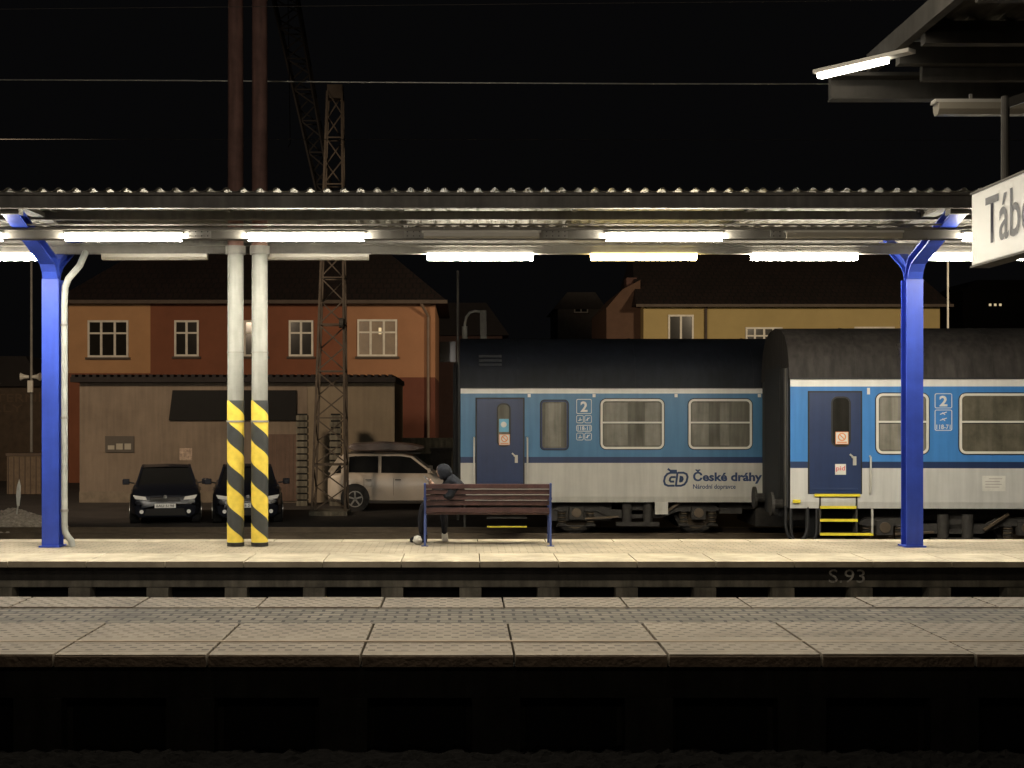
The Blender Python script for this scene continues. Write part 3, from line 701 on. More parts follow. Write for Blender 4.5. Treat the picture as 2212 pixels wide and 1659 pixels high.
Y2=24.8
rows2=(1098,1011,997,835,818,709)
XA=sx(1707,Y2)
c2=coach(XA,XA+24.5,Y2,rows2,lblue2,roofM2,M('coach_white_grey',(.58,.57,.54),.4,var=.08,scale=1.5,streak=.14),'bright blue and white railway coach with grey roof and yellow steps')
cdoor(c2,Y2,1748,1857,848,1066,1797,1832,860,962,(1840,988))
cwindow(c2,Y2,1890,2002,850,980,cur=((0,1),),gm=frostM)
cwindow(c2,Y2,2067,2230,850,980,gm=dustM)
for a in(2290,2500): cwindow(c2,Y2,a,a+163,850,980,gm=dustM)
handrail(c2,Y2,1877,985,1066)
x0,x1=classsign(c2,Y2,2015,2052,850,((885,930,0),))
text('118-71','seat_number',c2,whitetxt,x0+.03,x1-.03,sz(927,Y2),sz(917,Y2),Y2-.004,bold=.015)
for py in(893,906):
    m=MB(); cx=(x0+x1)/2; m.beam((cx-.06,Y2-.004,sz(py+2,Y2)),(cx+.06,Y2-.004,sz(py-3,Y2)),.003,.014,whitetxt); m.beam((cx-.02,Y2-.0045,sz(py-2,Y2)),(cx+.03,Y2-.0045,sz(py+3,Y2)),.003,.012,whitetxt); m.build('pictogram',c2)
osticker(c2,Y2,1804,1829,934,958)
sticker(c2,Y2,1802,1825,1002,1025,sticker_w).build('sticker',c2)
text('pid','sticker_text',c2,redM,sx(1804,Y2),sx(1823,Y2),sz(1019,Y2),sz(1006,Y2),Y2-.039,bold=.01)
nb=MB(); nb.box(sx(2116,Y2),sx(2165,Y2),Y2-.008,Y2-.001,sz(1060,Y2),sz(1027,Y2),sticker_w); fp=M('faint_print',(.4,.35,.33),.6)
for i in range(4): nb.box(sx(2122 if i else 2130,Y2),sx(2158-(i*5)%9,Y2),Y2-.0095,Y2-.0081,sz(1034+i*6,Y2),sz(1032.6+i*6,Y2),fp)
nb.build('notice_plate',c2)
bogie(c2,sx(2068,Y2),Y2,sz(1098,Y2)); bogie(c2,XA+21,Y2,sz(1098,Y2))
gangway(c2,XA,Y2,.9,sz(792,Y2),.09,.55,2.1)
for a,b,py in((1758,1855,1068),(1770,1847,1094),(1770,1850,1122),(1770,1883,1152)):
    m=MB(); m.box(sx(a,Y2),sx(b,Y2),Y2-.02,Y2+.28,sz(py+3,Y2),sz(py+1,Y2),ironM); m.box(sx(a,Y2),sx(b,Y2),Y2-.045,Y2-.021,sz(py+4,Y2),sz(py-1.5,Y2),yellowM); m.build('step',c2)
MB().box(sx(1879,Y2),sx(1883,Y2),Y2-.045,Y2-.02,sz(1152,Y2),sz(1098,Y2),steelM).build('step_rail',c2)
for px in(1770,1848): MB().box(sx(px,Y2)-.01,sx(px,Y2)+.02,Y2-.015,Y2+.25,sz(1155,Y2),sz(1068,Y2),ironM).build('step_side',c2)
MB().box(sx(1712,Y2),sx(1728,Y2),Y2-.04,Y2+.0,sz(1086,Y2),sz(1079,Y2),yellowM).build('step',c2)
m=MB()
m.box(sx(1715,Y2),sx(2600,Y2),Y2+.5,Y2+2.2,.85,sz(1098,Y2),ironM)
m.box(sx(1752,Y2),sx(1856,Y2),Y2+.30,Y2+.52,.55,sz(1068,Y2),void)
m.build('underframe',c2)
for k,(cx,r) in enumerate(((1722,.22),(1738,.26),(1728,.16))):
    pts=[(sx(cx,Y2)+r*math.cos(t*.35)*.9,Y2+.05+.03*k,1.0-.06*k+r*1.4*math.sin(t*.35)-.2) for t in range(9,19)]
    MB().path([(pts[0][0],pts[0][1],1.15)]+pts+[(pts[-1][0],pts[-1][1],1.15)],.028,black,n=8).build('brake_hose',c2,smooth=True)
x=sx(1874,Y2); MB().box(x-.025,x+.02,Y2-.03,Y2-.001,sz(852,Y2),sz(838,Y2),white).build('side_lamp',c2)
aa=math.radians(2.2); c2.rotation_euler=(0,0,-aa); c2.location.x+=1.4*math.sin(aa); c2.location.y-=1.4*(1-math.cos(aa))

# ------------------------------------------------------------------ cars
rubber=M('tyre_rubber',(.02,.02,.02),.8); rimM=M('alloy_rim',(.35,.34,.32),.35,.7)
cglass=M('car_glass',(.012,.013,.014),.06,var=.05); lampG=M('headlight_glass',(.75,.75,.72),.12,emit=(1,.9,.75),es=.10); chromeM=M('chrome_trim',(.5,.5,.5),.25,.8)  # weak emission in the headlight glass imitates reflected glints
plateM=M('plate_white',(.7,.7,.66),.5,emit=(1,.95,.85),es=.10)  # weak glow put into the plate to brighten it
def car(name,label,paint,Lc,W,H,suv=False,plate=None):
    e=thing(name,label,'car',(0,0,0),'cars parked on the asphalt')
    hw=W/2; k=H/1.5
    st=[(0,.70,.24,.60),(.05,.86,.20,.76),(.25,.97,.19,.88),(.7,1,.19,.96),(1.05,1,.19,1.02),(Lc*.5,1,.19,1.03),(Lc-.5,1,.2,1.05),(Lc-.08,.95,.24,1.0),(Lc,.86,.30,.90)]
    m=MB(); rows=[]
    for y,f,zb_,zt in st:
        w=hw*f; zb_*=k; zt*=k
        half=[(w*.80,zb_),(w*.97,zb_+.10),(w,zb_+.30),(w*.985,zt-.16),(w*.93,zt-.03),(w*.80,zt+.0),(w*.4,zt+.025)]
        rows.append([(-a,y,b) for a,b in half]+[(a,y,b) for a,b in half[::-1]])
    n=len(rows[0]); vs=[v for r in rows for v in r]; fs=[]
    for j in range(len(rows)-1):
        for i in range(n): a=j*n+i; b=j*n+(i+1)%n; fs.append((a,b,b+n,a+n))
    fs+=[tuple(range(n)),tuple(range((len(rows)-1)*n,len(rows)*n))[::-1]]
    m.add(vs,fs,paint); m.build('car_body',e,smooth=True,bevel=.01)
    zb0=1.0*k; rt=H
    gs=[(1.0,.84,zb0-.03),(1.0+.72,.70,rt-.05),(1.0+1.1,.69,rt),(Lc-1.2,.68,rt-.01),(Lc-.75,.67,rt-.06),(Lc-.18,.80,zb0+.0)]
    if suv: gs=[(1.05,.86,zb0-.03),(1.05+.68,.74,rt-.05),(1.05+1.0,.73,rt),(Lc-.8,.73,rt),(Lc-.4,.71,rt-.05),(Lc-.08,.84,zb0+.02)]
    m=MB(); vs=[]
    for y,f,z in gs: vs+=[(-hw*.88,y,zb0-.05),(hw*.88,y,zb0-.05),(hw*f,y,z),(-hw*f,y,z)]
    fs=[]
    for j in range(len(gs)-1):
        a=4*j; fs+=[(a+3,a+2,a+6,a+7),(a+1,a+5,a+6,a+2),(a,a+3,a+7,a+4)]
    m.add(vs,fs,cglass); m.build('windscreen_and_windows',e)
    m=MB()
    vs=[];R=gs[1:5]
    for y,f,z in R: vs+=[(-hw*(f+.02),y,z-.01),(-hw*f*.9,y,z+.02),(0,y,z+.035),(hw*f*.9,y,z+.02),(hw*(f+.02),y,z-.01)]
    fs=[(5*j+i,5*j+i+1,5*j+i+6,5*j+i+5) for j in range(3) for i in range(4)]
    m.add(vs,fs,paint)
    for sg in(-1,1):
        def pt(i): y,f,z=gs[i]; return (sg*hw*(f+.005),y,z)
        m.beam(pt(0),pt(1),.05,.06,paint); m.beam(pt(1),pt(2),.05,.05,paint); m.beam(pt(2),pt(3),.05,.05,paint); m.beam(pt(3),pt(4),.05,.05,paint); m.beam(pt(4),pt(5),.06,.12 if not suv else .16,paint)
        ym=(gs[2][0]+gs[3][0])/2-.05
        for yy,w in((ym,.09),(ym+1.0,.10 if not suv else .22)):
            m.beam((sg*hw*.885,yy,zb0-.02),(sg*hw*(gs[2][1]+.01),yy,rt-.03),.03,w,paint,up=(0,1,0))
        m.box(sg*hw*.86,sg*hw*.92,gs[0][0]+.1,gs[5][0],zb0-.04,zb0+.012,paint)
    m.build('car_roof',e,smooth=True)
    for sg in(-1,1):
        m=MB(); m.prism([(sg*hw*.50,.66*k),(sg*hw*.84,.70*k),(sg*hw*.90,.80*k),(sg*hw*.55,.755*k)],.02,.16,lampG); m.build('headlight',e,bevel=.01)
        m=MB(); m.beam((sg*hw*.9,1.25,zb0+.05),(sg*(hw+.12),1.22,zb0+.09),.05,.04,black); m.box(sg*(hw+.04),sg*(hw+.22),1.16,1.26,zb0+.02,zb0+.17,paint); m.build('wing_mirror',e,bevel=.02)
        m=MB(); m.cyl((sg*hw*.66,-.012,.36*k),(sg*hw*.66,.06,.36*k),.05,lampG); m.build('fog_lamp',e)
        for ya,yb_ in((1.35,2.25),(2.3,3.1)):
            m=MB(); m.box(sg*(hw+.001),sg*(hw+.004),yb_-.008,yb_,.42*k,zb0-.12,black); m.build('door_seam',e)
            m=MB(); m.box(sg*(hw+.0),sg*(hw+.03),yb_-.22,yb_-.05,zb0-.18,zb0-.155,black); m.build('door_handle',e)
    m=MB(); m.prism([(-hw*.45,.62*k),(hw*.45,.62*k),(hw*.40,.74*k),(-hw*.40,.74*k)],-.004,.05,black)
    m.prism([(-hw*.60,.26*k),(hw*.60,.26*k),(hw*.52,.44*k),(-hw*.52,.44*k)],-.006,.05,black)
    for q in range(3): m.box(-hw*.42,hw*.42,-.012,-.005,(.64+.035*q)*k,(.648+.035*q)*k,chromeM)
    m.cyl((0,-.02,.755*k),(0,.02,.755*k),.045,chromeM,n=18)
    m.build('grille',e)
    m=MB(); m.box(-.26,.26,-.03,-.012,.46*k,.57*k,plateM); pl=m.build('number_plate',e)
    if plate: text(plate,'plate_lettering',pl,black,-.22,.22,.48*k,.55*k,-.032,bold=.01)
    for y in(.78,Lc-.80):
        for sg in(-1,1):
            w=thing('wheel',None,None,(0,0,0)); w.parent=e
            X=sg*hw; r=.33*(1.05 if suv else 1)
            m=MB(); m.cyl((X-sg*.22,y,r),(X+sg*.005,y,r),r,rubber,n=32); m.cyl((X-sg*.01,y,r+.03),(X+sg*.002,y,r+.03),r+.07,black,n=32); m.build('tyre',w,smooth=True,bevel=.015)
            m=MB(); m.cyl((X+sg*.006,y,r),(X+sg*.014,y,r),r*.66,black,n=28)
            for q in range(5):
                t=q*2*math.pi/5+.3; m.beam((X+sg*.018,y,r),(X+sg*.018,y+r*.62*math.cos(t),r+r*.62*math.sin(t)),.05,.012,rimM,up=(1,0,0))
            for q in range(20):
                t=q*2*math.pi/20; t2=t+2*math.pi/20; m.beam((X+sg*.018,y+r*.64*math.cos(t),r+r*.64*math.sin(t)),(X+sg*.018,y+r*.64*math.cos(t2),r+r*.64*math.sin(t2)),.03,.02,rimM,up=(1,0,0))
            m.build('rim',w)
    return e
darkpaint=M('dark_car_paint',(.012,.014,.022),.25,var=.1); beige=M('beige_car_paint',(.46,.41,.35),.3,var=.06)
CY=34.4
k1=car('parked_car','dark hatchback car parked facing the tracks with glinting headlights',darkpaint,4.1,1.76,1.42,plate='6AU 5198')
k1.location=(sx(357,CY),CY,0); k1.rotation_euler=(0,0,math.radians(11.5))
k2=dup(k1,(sx(534,CY),CY+.1,0),math.radians(9.5))
for c in k2.children_recursive:
    if c.name.startswith('plate_lettering'): pl=c.parent; bpy.data.objects.remove(c); text('4A8 2137','plate_lettering',pl,black,-.22,.22,.454,.52,-.032,bold=.01); break
k3=car('parked_car','beige estate car with a dark roof box parked beside the shed',beige,4.15,1.80,1.60,suv=True,plate='3T2 7764')
k3.location=(sx(1018,40.2),40.2,0); k3.rotation_euler=(0,0,math.radians(90))
ORG[k3.name]=(0,0,0)
m=MB(); prof=[(1.4,1.76),(1.7,1.70),(3.4,1.70),(3.65,1.80),(3.5,1.93),(2.6,1.99),(1.8,1.93),(1.35,1.84)]
m.prism(prof,-.40,.40,M('roof_box_plastic',(.12,.095,.09),.35),axis='x'); rb=m.build('roof_box',k3,bevel=.06,smooth=True)
m=MB()
for sg in(-1,1): m.beam((sg*.62,1.5,1.66),(sg*.62,3.6,1.66),.03,.03,black)
for yy in(1.9,2.9): m.beam((-.66,yy,1.67),(.66,yy,1.67),.05,.03,black)
m.build('roof_rack',k3)

# ------------------------------------------------------------------ lattice mast with jib
def lattice(base,top,wb,wt,nb,mat,t=.06,d=.035):
    m=MB(); b=Vector(base); tp=Vector(top); C=[(-1,-1),(1,-1),(1,1),(-1,1)]
    def pt(f,c):
        w=(wb+(wt-wb)*f)/2; p=b+(tp-b)*f; return p+Vector((c[0]*w,c[1]*w,0))
    for c in C: m.beam(pt(0,c),pt(1,c),t,t,mat)
    for i in range(nb):
        f0=i/nb; f1=(i+1)/nb
        for k in range(4):
            a,c=C[k],C[(k+1)%4]
            if (i+k)%2: a,c=c,a
            m.beam(pt(f0,a),pt(f1,c),d,d,mat)
            if i%2==0: m.beam(pt(f0,a),pt(f0,c),d,d,mat)
    return m
YM=38
mast=thing('lattice_mast','tall dark steel lattice mast with leaning jib on the parking ground','mast',(sx(713,YM),YM,0))
m=lattice((sx(713,YM),YM,.1),(sx(724,YM),YM,sz(200,YM)),.92,.40,18,latM)
m.box(sx(708,YM),sx(741,YM),YM-.2,YM+.2,sz(215,YM),sz(186,YM),latM)
m.cyl((sx(736,YM),YM-.45,sz(700,YM)),(sx(745,YM),YM-.45,sz(700,YM)),.14,ironM)
m.build('mast_frame',mast)
MB().box(sx(672,YM),sx(754,YM),YM-.6,YM+.6,0,.12,concrete_grey).build('mast_footing',mast)
YB=38.6
m=lattice((sx(712,YB),YB,sz(470,YB)),(sx(585,YB),YB+2,sz(-60,YB+2)),.35,.75,16,darklat,t=.07,d=.04)
m.build('leaning_jib',mast)

def wire(pts,r,mat):
    m=MB(); m.path(pts,r,mat,n=6); m.build('overhead_wire',label='thin overhead electric wire strung above the tracks',cat='wire',group='overhead wires')
wire([(-22,24,sz(166,24)),(sx(400,24),24,sz(174,24)),(sx(800,24),24,sz(178,24)),(sx(1400,24),24,sz(181,24)),(sx(2500,24),24,sz(182,24))],.011,wireM)
wire([(-22,30,sz(300,30)),(16,30,sz(303,30))],.007,wireD)
wire([(-12,14.6,sz(34,14.6)),(10,14.6,sz(-10,14.6))],.003,wireD)
m=MB(); m.path([(sx(622,30),30,sz(-20,30)),(sx(627,30),30,sz(310,30)),(sx(622,30),30,sz(318,30))],.010,darklat,n=6); m.build('hanging_cable',label='thin cable hanging down from the overhead line',cat='cable')

# ------------------------------------------------------------------ buildings
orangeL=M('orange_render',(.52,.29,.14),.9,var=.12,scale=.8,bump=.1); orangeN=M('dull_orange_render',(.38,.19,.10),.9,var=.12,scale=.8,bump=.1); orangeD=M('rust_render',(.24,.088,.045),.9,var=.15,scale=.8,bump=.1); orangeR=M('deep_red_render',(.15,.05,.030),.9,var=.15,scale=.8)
tile=brickmat('roof_tiles',(.026,.013,.011),(.020,.011,.009),(.008,.005,.004),.3,.35,.03,blotch=.5,bs=.5)
winfr=M('white_window_frame',(.75,.70,.60),.5); dglass=M('dark_glass',(.02,.018,.015),.1); cglass2=M('curtained_glass',(.26,.19,.12),.3,var=.25,scale=2)
gutM=M('gutter',(.10,.075,.058),.6,spec=.2)
def window(e,Y,a,b,t,bt,nv,glass=dglass,trans=.35):
    x0,x1,z0,z1=sx(a,Y),sx(b,Y),sz(bt,Y),sz(t,Y)
    w=thing('window',None,None,(0,0,0)); w.parent=e; w.location=-Vector(ORG[e.name])
    m=MB(); m.box(x0,x1,Y-.02,Y+.05,z0,z1,glass); m.build('window_pane',w)
    m=MB(); m.ring([(x1,z1),(x0,z1),(x0,z0),(x1,z0)],[(x1-.08,z1-.08),(x0+.08,z1-.08),(x0+.08,z0+.08),(x1-.08,z0+.08)],Y-.06,Y-.0,winfr)
    for i in range(1,nv): xx=x0+(x1-x0)*i/nv; m.box(xx-.045,xx+.045,Y-.055,Y-.021,z0+.07,z1-.07,winfr)
    zt=z1-(z1-z0)*trans; m.box(x0+.07,x1-.07,Y-.050,Y-.022,zt-.035,zt+.035,winfr); m.build('window_frame',w)
    m=MB(); m.box(x0-.08,x1+.08,Y-.14,Y-.0,z0-.09,z0-.002,gutM); m.build('sill',w)
YH=55.
h1=thing('apartment_house','two-storey orange and rust rendered house with tiled hip roof','house',(sx(540,YH),YH,0))
m=MB()
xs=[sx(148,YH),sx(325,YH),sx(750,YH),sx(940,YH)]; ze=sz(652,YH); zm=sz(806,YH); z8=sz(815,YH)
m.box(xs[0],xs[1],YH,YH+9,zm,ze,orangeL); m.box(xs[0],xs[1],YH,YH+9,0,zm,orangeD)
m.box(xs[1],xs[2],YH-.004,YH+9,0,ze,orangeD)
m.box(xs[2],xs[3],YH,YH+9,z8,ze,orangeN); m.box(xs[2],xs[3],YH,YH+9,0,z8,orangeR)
m.build('wall',h1)
m=MB(); zr_=ze+3.4
A=[(xs[0]-.5,YH-.6,ze-.02),(xs[3]+.5,YH-.6,ze-.02),(xs[3]+.5,YH+9.5,ze-.02),(xs[0]-.5,YH+9.5,ze-.02),(xs[0]+3.2,YH+4.5,zr_),(xs[3]-3.2,YH+4.5,zr_)]
m.add(A,[(0,1,5,4),(1,2,5),(2,3,4,5),(3,0,4),(3,2,1,0)],tile); m.box(xs[0]-.5,xs[3]+.5,YH-.72,YH-.6,ze-.12,ze+.02,gutM); m.build('roof',h1)
m=MB(); x=sx(925,YH); m.path([(x-.3,YH-.66,ze-.05),(x,YH-.12,ze-.6),(x,YH-.12,.1)],.06,M('zinc_pipe',(.22,.16,.12),.5)); m.build('drain_pipe',h1)
window(h1,YH,190,278,692,772,3); window(h1,YH,377,430,692,770,2); window(h1,YH,527,578,692,770,2); window(h1,YH,624,677,692,770,2); window(h1,YH,772,858,690,770,3,cglass2)
lit=M('lit_pane_and_glint',(.5,.4,.2),.5,emit=(1,.78,.45),es=.6)
MB().box(sx(818,YH),sx(824,YH),YH-.03,YH-.021,sz(722,YH),sz(708,YH),lit).build('pane_glint',h1)  # small glowing box imitates a reflection in the window pane
YR=70
rb_=thing('house','dim dark brick house seen behind the wall','house',(sx(985,YR),YR,0))
m=MB(); m.box(sx(942,YR),sx(1085,YR),YR,YR+8,0,sz(725,YR),M('dim_render',(.06,.030,.024),.9)); m.build('wall',rb_)
m=MB(); m.prism([(sx(930,YR),sz(725,YR)),(sx(1100,YR),sz(725,YR)),(sx(1050,YR),sz(655,YR)),(sx(960,YR),sz(655,YR))],YR-.3,YR+8,M('dim_tile',(.014,.010,.010),.9)); m.build('roof',rb_)
MB().box(sx(950,YR),sx(984,YR),YR-.05,YR-.01,sz(782,YR),sz(738,YR),dglass).build('window',rb_)
YS=43.
shedM=M('shed_render',(.180,.142,.108),.9,var=.25,scale=.6,bump=.15,streak=.15); sroof=M('shed_roof',(.020,.017,.017),.8,var=.3,spec=.2)
shedP=M('shed_render_pale',(.215,.175,.125),.9,var=.2,scale=.6,bump=.15,streak=.12)
sh=thing('storage_shed','long low beige rendered shed with dark corrugated roof edge','shed',(sx(512,YS),YS,0))
m=MB(); a,b=sx(172,YS),sx(852,YS); zt=sz(826,YS); mid=sx(664,YS); m.box(a,mid,YS,YS+6,0,zt,shedM); m.box(mid,b,YS+.012,YS+6,0,zt,shedP); m.box(a-.01,mid,YS-.012,YS,0,.35,M('shed_plinth',(.17,.14,.105),.9,var=.3)); m.build('wall',sh)
m=MB(); m.box(a-.2,b+.05,YS-.35,YS+6.2,zt,zt+.16,sroof)
x=a-.2
while x<b-.1: m.box(x+.04,x+.16,YS-.36,YS+6.2,zt+.161,zt+.24,sroof); x+=.22
m.build('roof',sh)
m=MB(); m.prism([(sx(366,YS),sz(908,YS)),(sx(640,YS),sz(908,YS)),(sx(640,YS),sz(843,YS)),(sx(374,YS),sz(843,YS))],YS-.10,YS-.003,void); m.build('shutter_panel',sh)
m=MB(); m.box(sx(228,YS),sx(290,YS),YS-.05,YS-.002,sz(977,YS),sz(942,YS),M('vent_frame',(.06,.05,.04),.7)); vg=M('vent_glass',(.30,.28,.23),.3)
for i in range(3): m.box(sx(234+i*18,YS),sx(248+i*18,YS),YS-.06,YS-.049,sz(971,YS),sz(958 if i else 962,YS),vg)
m.build('window',sh)
m=MB(); m.box(sx(388,YS),sx(415,YS),YS-.01,YS-.002,sz(994,YS),sz(968,YS),M('faded_poster',(.36,.28,.22),.8,var=.6,scale=9)); m.build('poster',sh)
m=MB(); m.box(sx(580,YS),sx(662,YS),YS-.06,YS-.002,.05,sz(938,YS),M('shed_door',(.12,.075,.055),.8,streak=.2))
for i in range(9): xx=sx(580,YS)+i*.13; m.box(xx,xx+.012,YS-.068,YS-.059,.06,sz(938,YS)-.02,gutM)
m.build('door',sh)
for px,t in((653,905),(725,905)):
    Y=41.6; m=MB(); w=.17; z=0; zt_=sz(t,Y); x=sx(px,Y)
    while z<zt_: m.box(x-w,x+w,Y-w,Y+w,z,z+.15,concrete_grey); m.box(x-w*.8,x+w*.8,Y-w*.8,Y+w*.8,z+.15,z+.2,void); z+=.2
    m.build('gate_pillar',loc=(x,Y,0),label='ribbed concrete block pillar beside the shed',cat='pillar',group='ribbed gate pillars')
Y=48.5; m=MB(); m.box(sx(852,Y),sx(1010,Y),Y,Y+.25,0,sz(950,Y),concrete_grey); m.box(sx(850,Y),sx(1012,Y),Y-.04,Y+.29,sz(950,Y)+.001,sz(946,Y),concrete_grey); m.build('concrete_wall',loc=(sx(900,Y),Y,0),label='plain grey concrete yard wall behind the parked car',cat='wall')
m=MB(); Y=47.5; m.box(sx(932,Y),sx(975,Y),Y,Y+.5,0,sz(975,Y),ironM); m.box(sx(928,Y),sx(978,Y),Y-.05,Y+.55,sz(975,Y)+.001,sz(968,Y),ironM); m.build('waste_container',loc=(sx(950,Y),Y,0),label='dark waste container in front of the yard wall',cat='bin')

YY=60.
yel=M('yellow_render',(.46,.35,.15),.9,var=.10,scale=.6); gab=M('gable_render',(.11,.06,.038),.9,var=.15)
h2=thing('apartment_house','yellow rendered house with dark tiled roof behind the train','house',(sx(1700,YY),YY,0))
m=MB(); a,b=sx(1390,YY),sx(2030,YY); ze=sz(660,YY); m.box(a,b,YY,YY+9,0,ze,yel)
m.prism([(sx(1310,YY+1),0),(a-.01,0),(a-.01,sz(600,YY)),(sx(1345,YY+1),sz(625,YY+1)),(sx(1310,YY+1),sz(665,YY+1))],YY+1,YY+8,gab)
m.build('wall',h2)
m=MB(); m.add([(a-.4,YY-.5,ze),(b+.4,YY-.5,ze),(b-.6,YY+5,ze+3.0),(a+.1,YY+5,ze+3.0),(b+.4,YY+9.5,ze),(a-.4,YY+9.5,ze)],[(0,1,2,3),(3,2,4,5),(1,4,2),(0,3,5),(0,5,4,1)],tile); m.box(a-.4,b+.4,YY-.6,YY-.5,ze-.1,ze+.02,gutM); m.build('roof',h2)
m=MB(); m.box(sx(1365,YY),sx(1388,YY),YY+2,YY+2.8,sz(640,YY),sz(590,YY),M('chimney_brick',(.10,.05,.04),.9)); m.build('chimney',h2)
window(h2,YY,1443,1498,680,745,2,trans=.9); window(h2,YY,1610,1690,707,760,4); window(h2,YY,1845,1932,706,760,3)
m=MB(); m.cyl((sx(1524,YY),YY-.1,0),(sx(1524,YY),YY-.1,ze),.06,gutM); m.build('drain_pipe',h2)
YZ=95
h3=thing('house','dim distant house with one small window','house',(sx(1250,YZ),YZ,0))
m=MB(); m.box(sx(1205,YZ),sx(1300,YZ),YZ,YZ+8,0,sz(668,YZ),M('far_render',(.16,.14,.12),.9)); m.build('wall',h3)
m=MB(); m.prism([(sx(1195,YZ),sz(668,YZ)),(sx(1310,YZ),sz(668,YZ)),(sx(1285,YZ),sz(632,YZ)),(sx(1225,YZ),sz(632,YZ))],YZ-.3,YZ+8,M('far_roof',(.08,.07,.065),.9)); m.build('roof',h3)
window(h3,YZ,1240,1270,652,676,2)
YD=140
h4=thing('house','far dark house with three small lit windows','house',(sx(2150,YD),YD,0))
m=MB(); m.box(sx(2080,YD),sx(2260,YD),YD,YD+8,0,sz(630,YD),M('night_render',(.015,.013,.012),.9)); m.build('wall',h4)
m=MB(); m.prism([(sx(2070,YD),sz(630,YD)),(sx(2270,YD),sz(630,YD)),(sx(2230,YD),sz(605,YD)),(sx(2110,YD),sz(605,YD))],YD-.2,YD+8,M('night_roof',(.012,.011,.01),.9)); m.build('roof',h4)
for px in(2136,2147,2158): MB().box(sx(px,YD),sx(px+5,YD),YD-.05,YD-.01,sz(661,YD),sz(656,YD),lit).build('window',h4)
YL=56.5
h5=thing('warehouse','dim brown warehouse wall with painted lettering','building',(sx(20,YL),YL,0))
m=MB(); m.box(sx(-260,YL),sx(92,YL),YL,YL+9,0,sz(835,YL),M('dim_brown_render',(.085,.06,.04),.9,var=.3)); m.build('wall',h5)
m=MB(); m.prism([(sx(-270,YL),sz(835,YL)),(sx(98,YL),sz(835,YL)),(sx(60,YL),sz(770,YL)),(sx(-270,YL),sz(770,YL))],YL-.3,YL+9,M('dim_roof',(.016,.013,.012),.9)); m.build('roof',h5)
lt=M('faded_lettering',(.12,.082,.052),.9)
text('INTERNÍ','lettering',h5,lt,sx(-45,YL),sx(90,YL),sz(868,YL),sz(846,YL),YL-.01); text('HALY','lettering',h5,lt,sx(-50,YL),sx(50,YL),sz(890,YL),sz(874,YL),YL-.01)
Y=50; x=sx(68,Y)
sp=thing('loudspeaker_pole','slim grey pole carrying two horn loudspeakers','pole',(x,Y,0))
m=MB(); m.cyl((x,Y,0),(x,Y,sz(565,Y)),.055,galv,r2=.04); m.build('pole_shaft',sp,smooth=True)
for sg in(-1,1):
    m=MB(); zc=sz(814,Y); m.cyl((x+sg*.06,Y-.1,zc),(x+sg*.22,Y-.12,zc),.05,framM,r2=.08,n=18); m.cyl((x+sg*.22,Y-.12,zc),(x+sg*.36,Y-.14,zc),.08,framM,r2=.15,n=18); m.build('loudspeaker_horn',sp,smooth=True)
m=MB(); m.box(x-.1,x+.1,Y-.18,Y-.05,sz(848,Y),sz(822,Y),framM); m.build('junction_box',sp,bevel=.02)
Y=47; m=MB(); m.box(sx(15,Y),sx(88,Y),Y,Y+1,0.02,sz(985,Y),M('pale_crate',(.15,.11,.075),.9,var=.3,scale=5)); m.box(sx(13,Y),sx(90,Y),Y-.04,Y+1.04,sz(985,Y),sz(979,Y),gutM)
for i in range(6): m.box(sx(17+12*i,Y),sx(19+12*i,Y),Y-.03,Y-.001,.03,sz(987,Y),gutM)
m.build('equipment_cabinet',loc=(sx(50,Y),Y,0),label='pale low trackside cabinet by the pole',cat='cabinet')
Y=31.2; sv=thing('shovel','pale shovel standing blade up in the gravel heap','shovel',(sx(33,Y),Y,.3))
m=MB(); m.cyl((sx(32,Y),Y,.25),(sx(40,Y),Y,sz(1085,Y)),.018,steelM); m.build('handle',sv,smooth=True)
ou=[(37,1092),(35.5,1070),(38,1048),(42.5,1034),(46,1050),(45.5,1072),(43,1093)]
MB().prism([(sx(a,Y),sz(b,Y)) for a,b in ou],Y-.03,Y-.022,M('shovel_blade',(.72,.70,.64),.4,var=.1)).build('blade',sv,bevel=.004)
hp=bmesh.new(); bmesh.ops.create_grid(hp,x_segments=60,y_segments=45,size=1)
for v in hp.verts:
    r=math.hypot(v.co.x,v.co.y); h_=max(0,1-r)**.8; v.co=Vector((v.co.x*1.5+sx(28,31.5),v.co.y*1.2+31.5,h_*.62+random.uniform(0,.06)))
me=bpy.data.meshes.new('gravel_heap'); hp.to_mesh(me); hp.free(); me.materials.append(M('gravel',(.42,.36,.29),.95,var=.5,scale=12,bump=.8,bscale=25)); o=bpy.data.objects.new('gravel_heap',me); COL.objects.link(o); o['kind']='stuff'; o['label']='small heap of pale gravel beside the tracks'; o['category']='gravel'
Y=33; e=thing('street_lamp','short pole with curved arm carrying a grey box','lamp post',(sx(1005,Y),Y,0))
m=MB(); X=sx(1004,Y); m.path([(X,Y,0),(X,Y,sz(700,Y)),(sx(1007,Y),Y,sz(685,Y)),(sx(1015,Y),Y,sz(675,Y)),(sx(1026,Y),Y,sz(672,Y)),(sx(1040,Y),Y,sz(674,Y))],.03,galv); m.cyl((X,Y,sz(735,Y)),(X,Y,sz(705,Y)),.07,galv); m.build('curved_arm',e,smooth=True)
m=MB(); m.box(sx(1037,Y),sx(1051,Y),Y-.1,Y+.1,sz(733,Y),sz(671,Y),galv_d); m.build('lamp_box',e,bevel=.01)
Y=36; m=MB(); m.cyl((sx(989,Y),Y,0),(sx(989,Y),Y,sz(585,Y)),.04,galv_d,r2=.03); m.build('slim_pole',loc=(sx(989,Y),Y,0),label='slim dark metal pole behind the train',cat='pole')
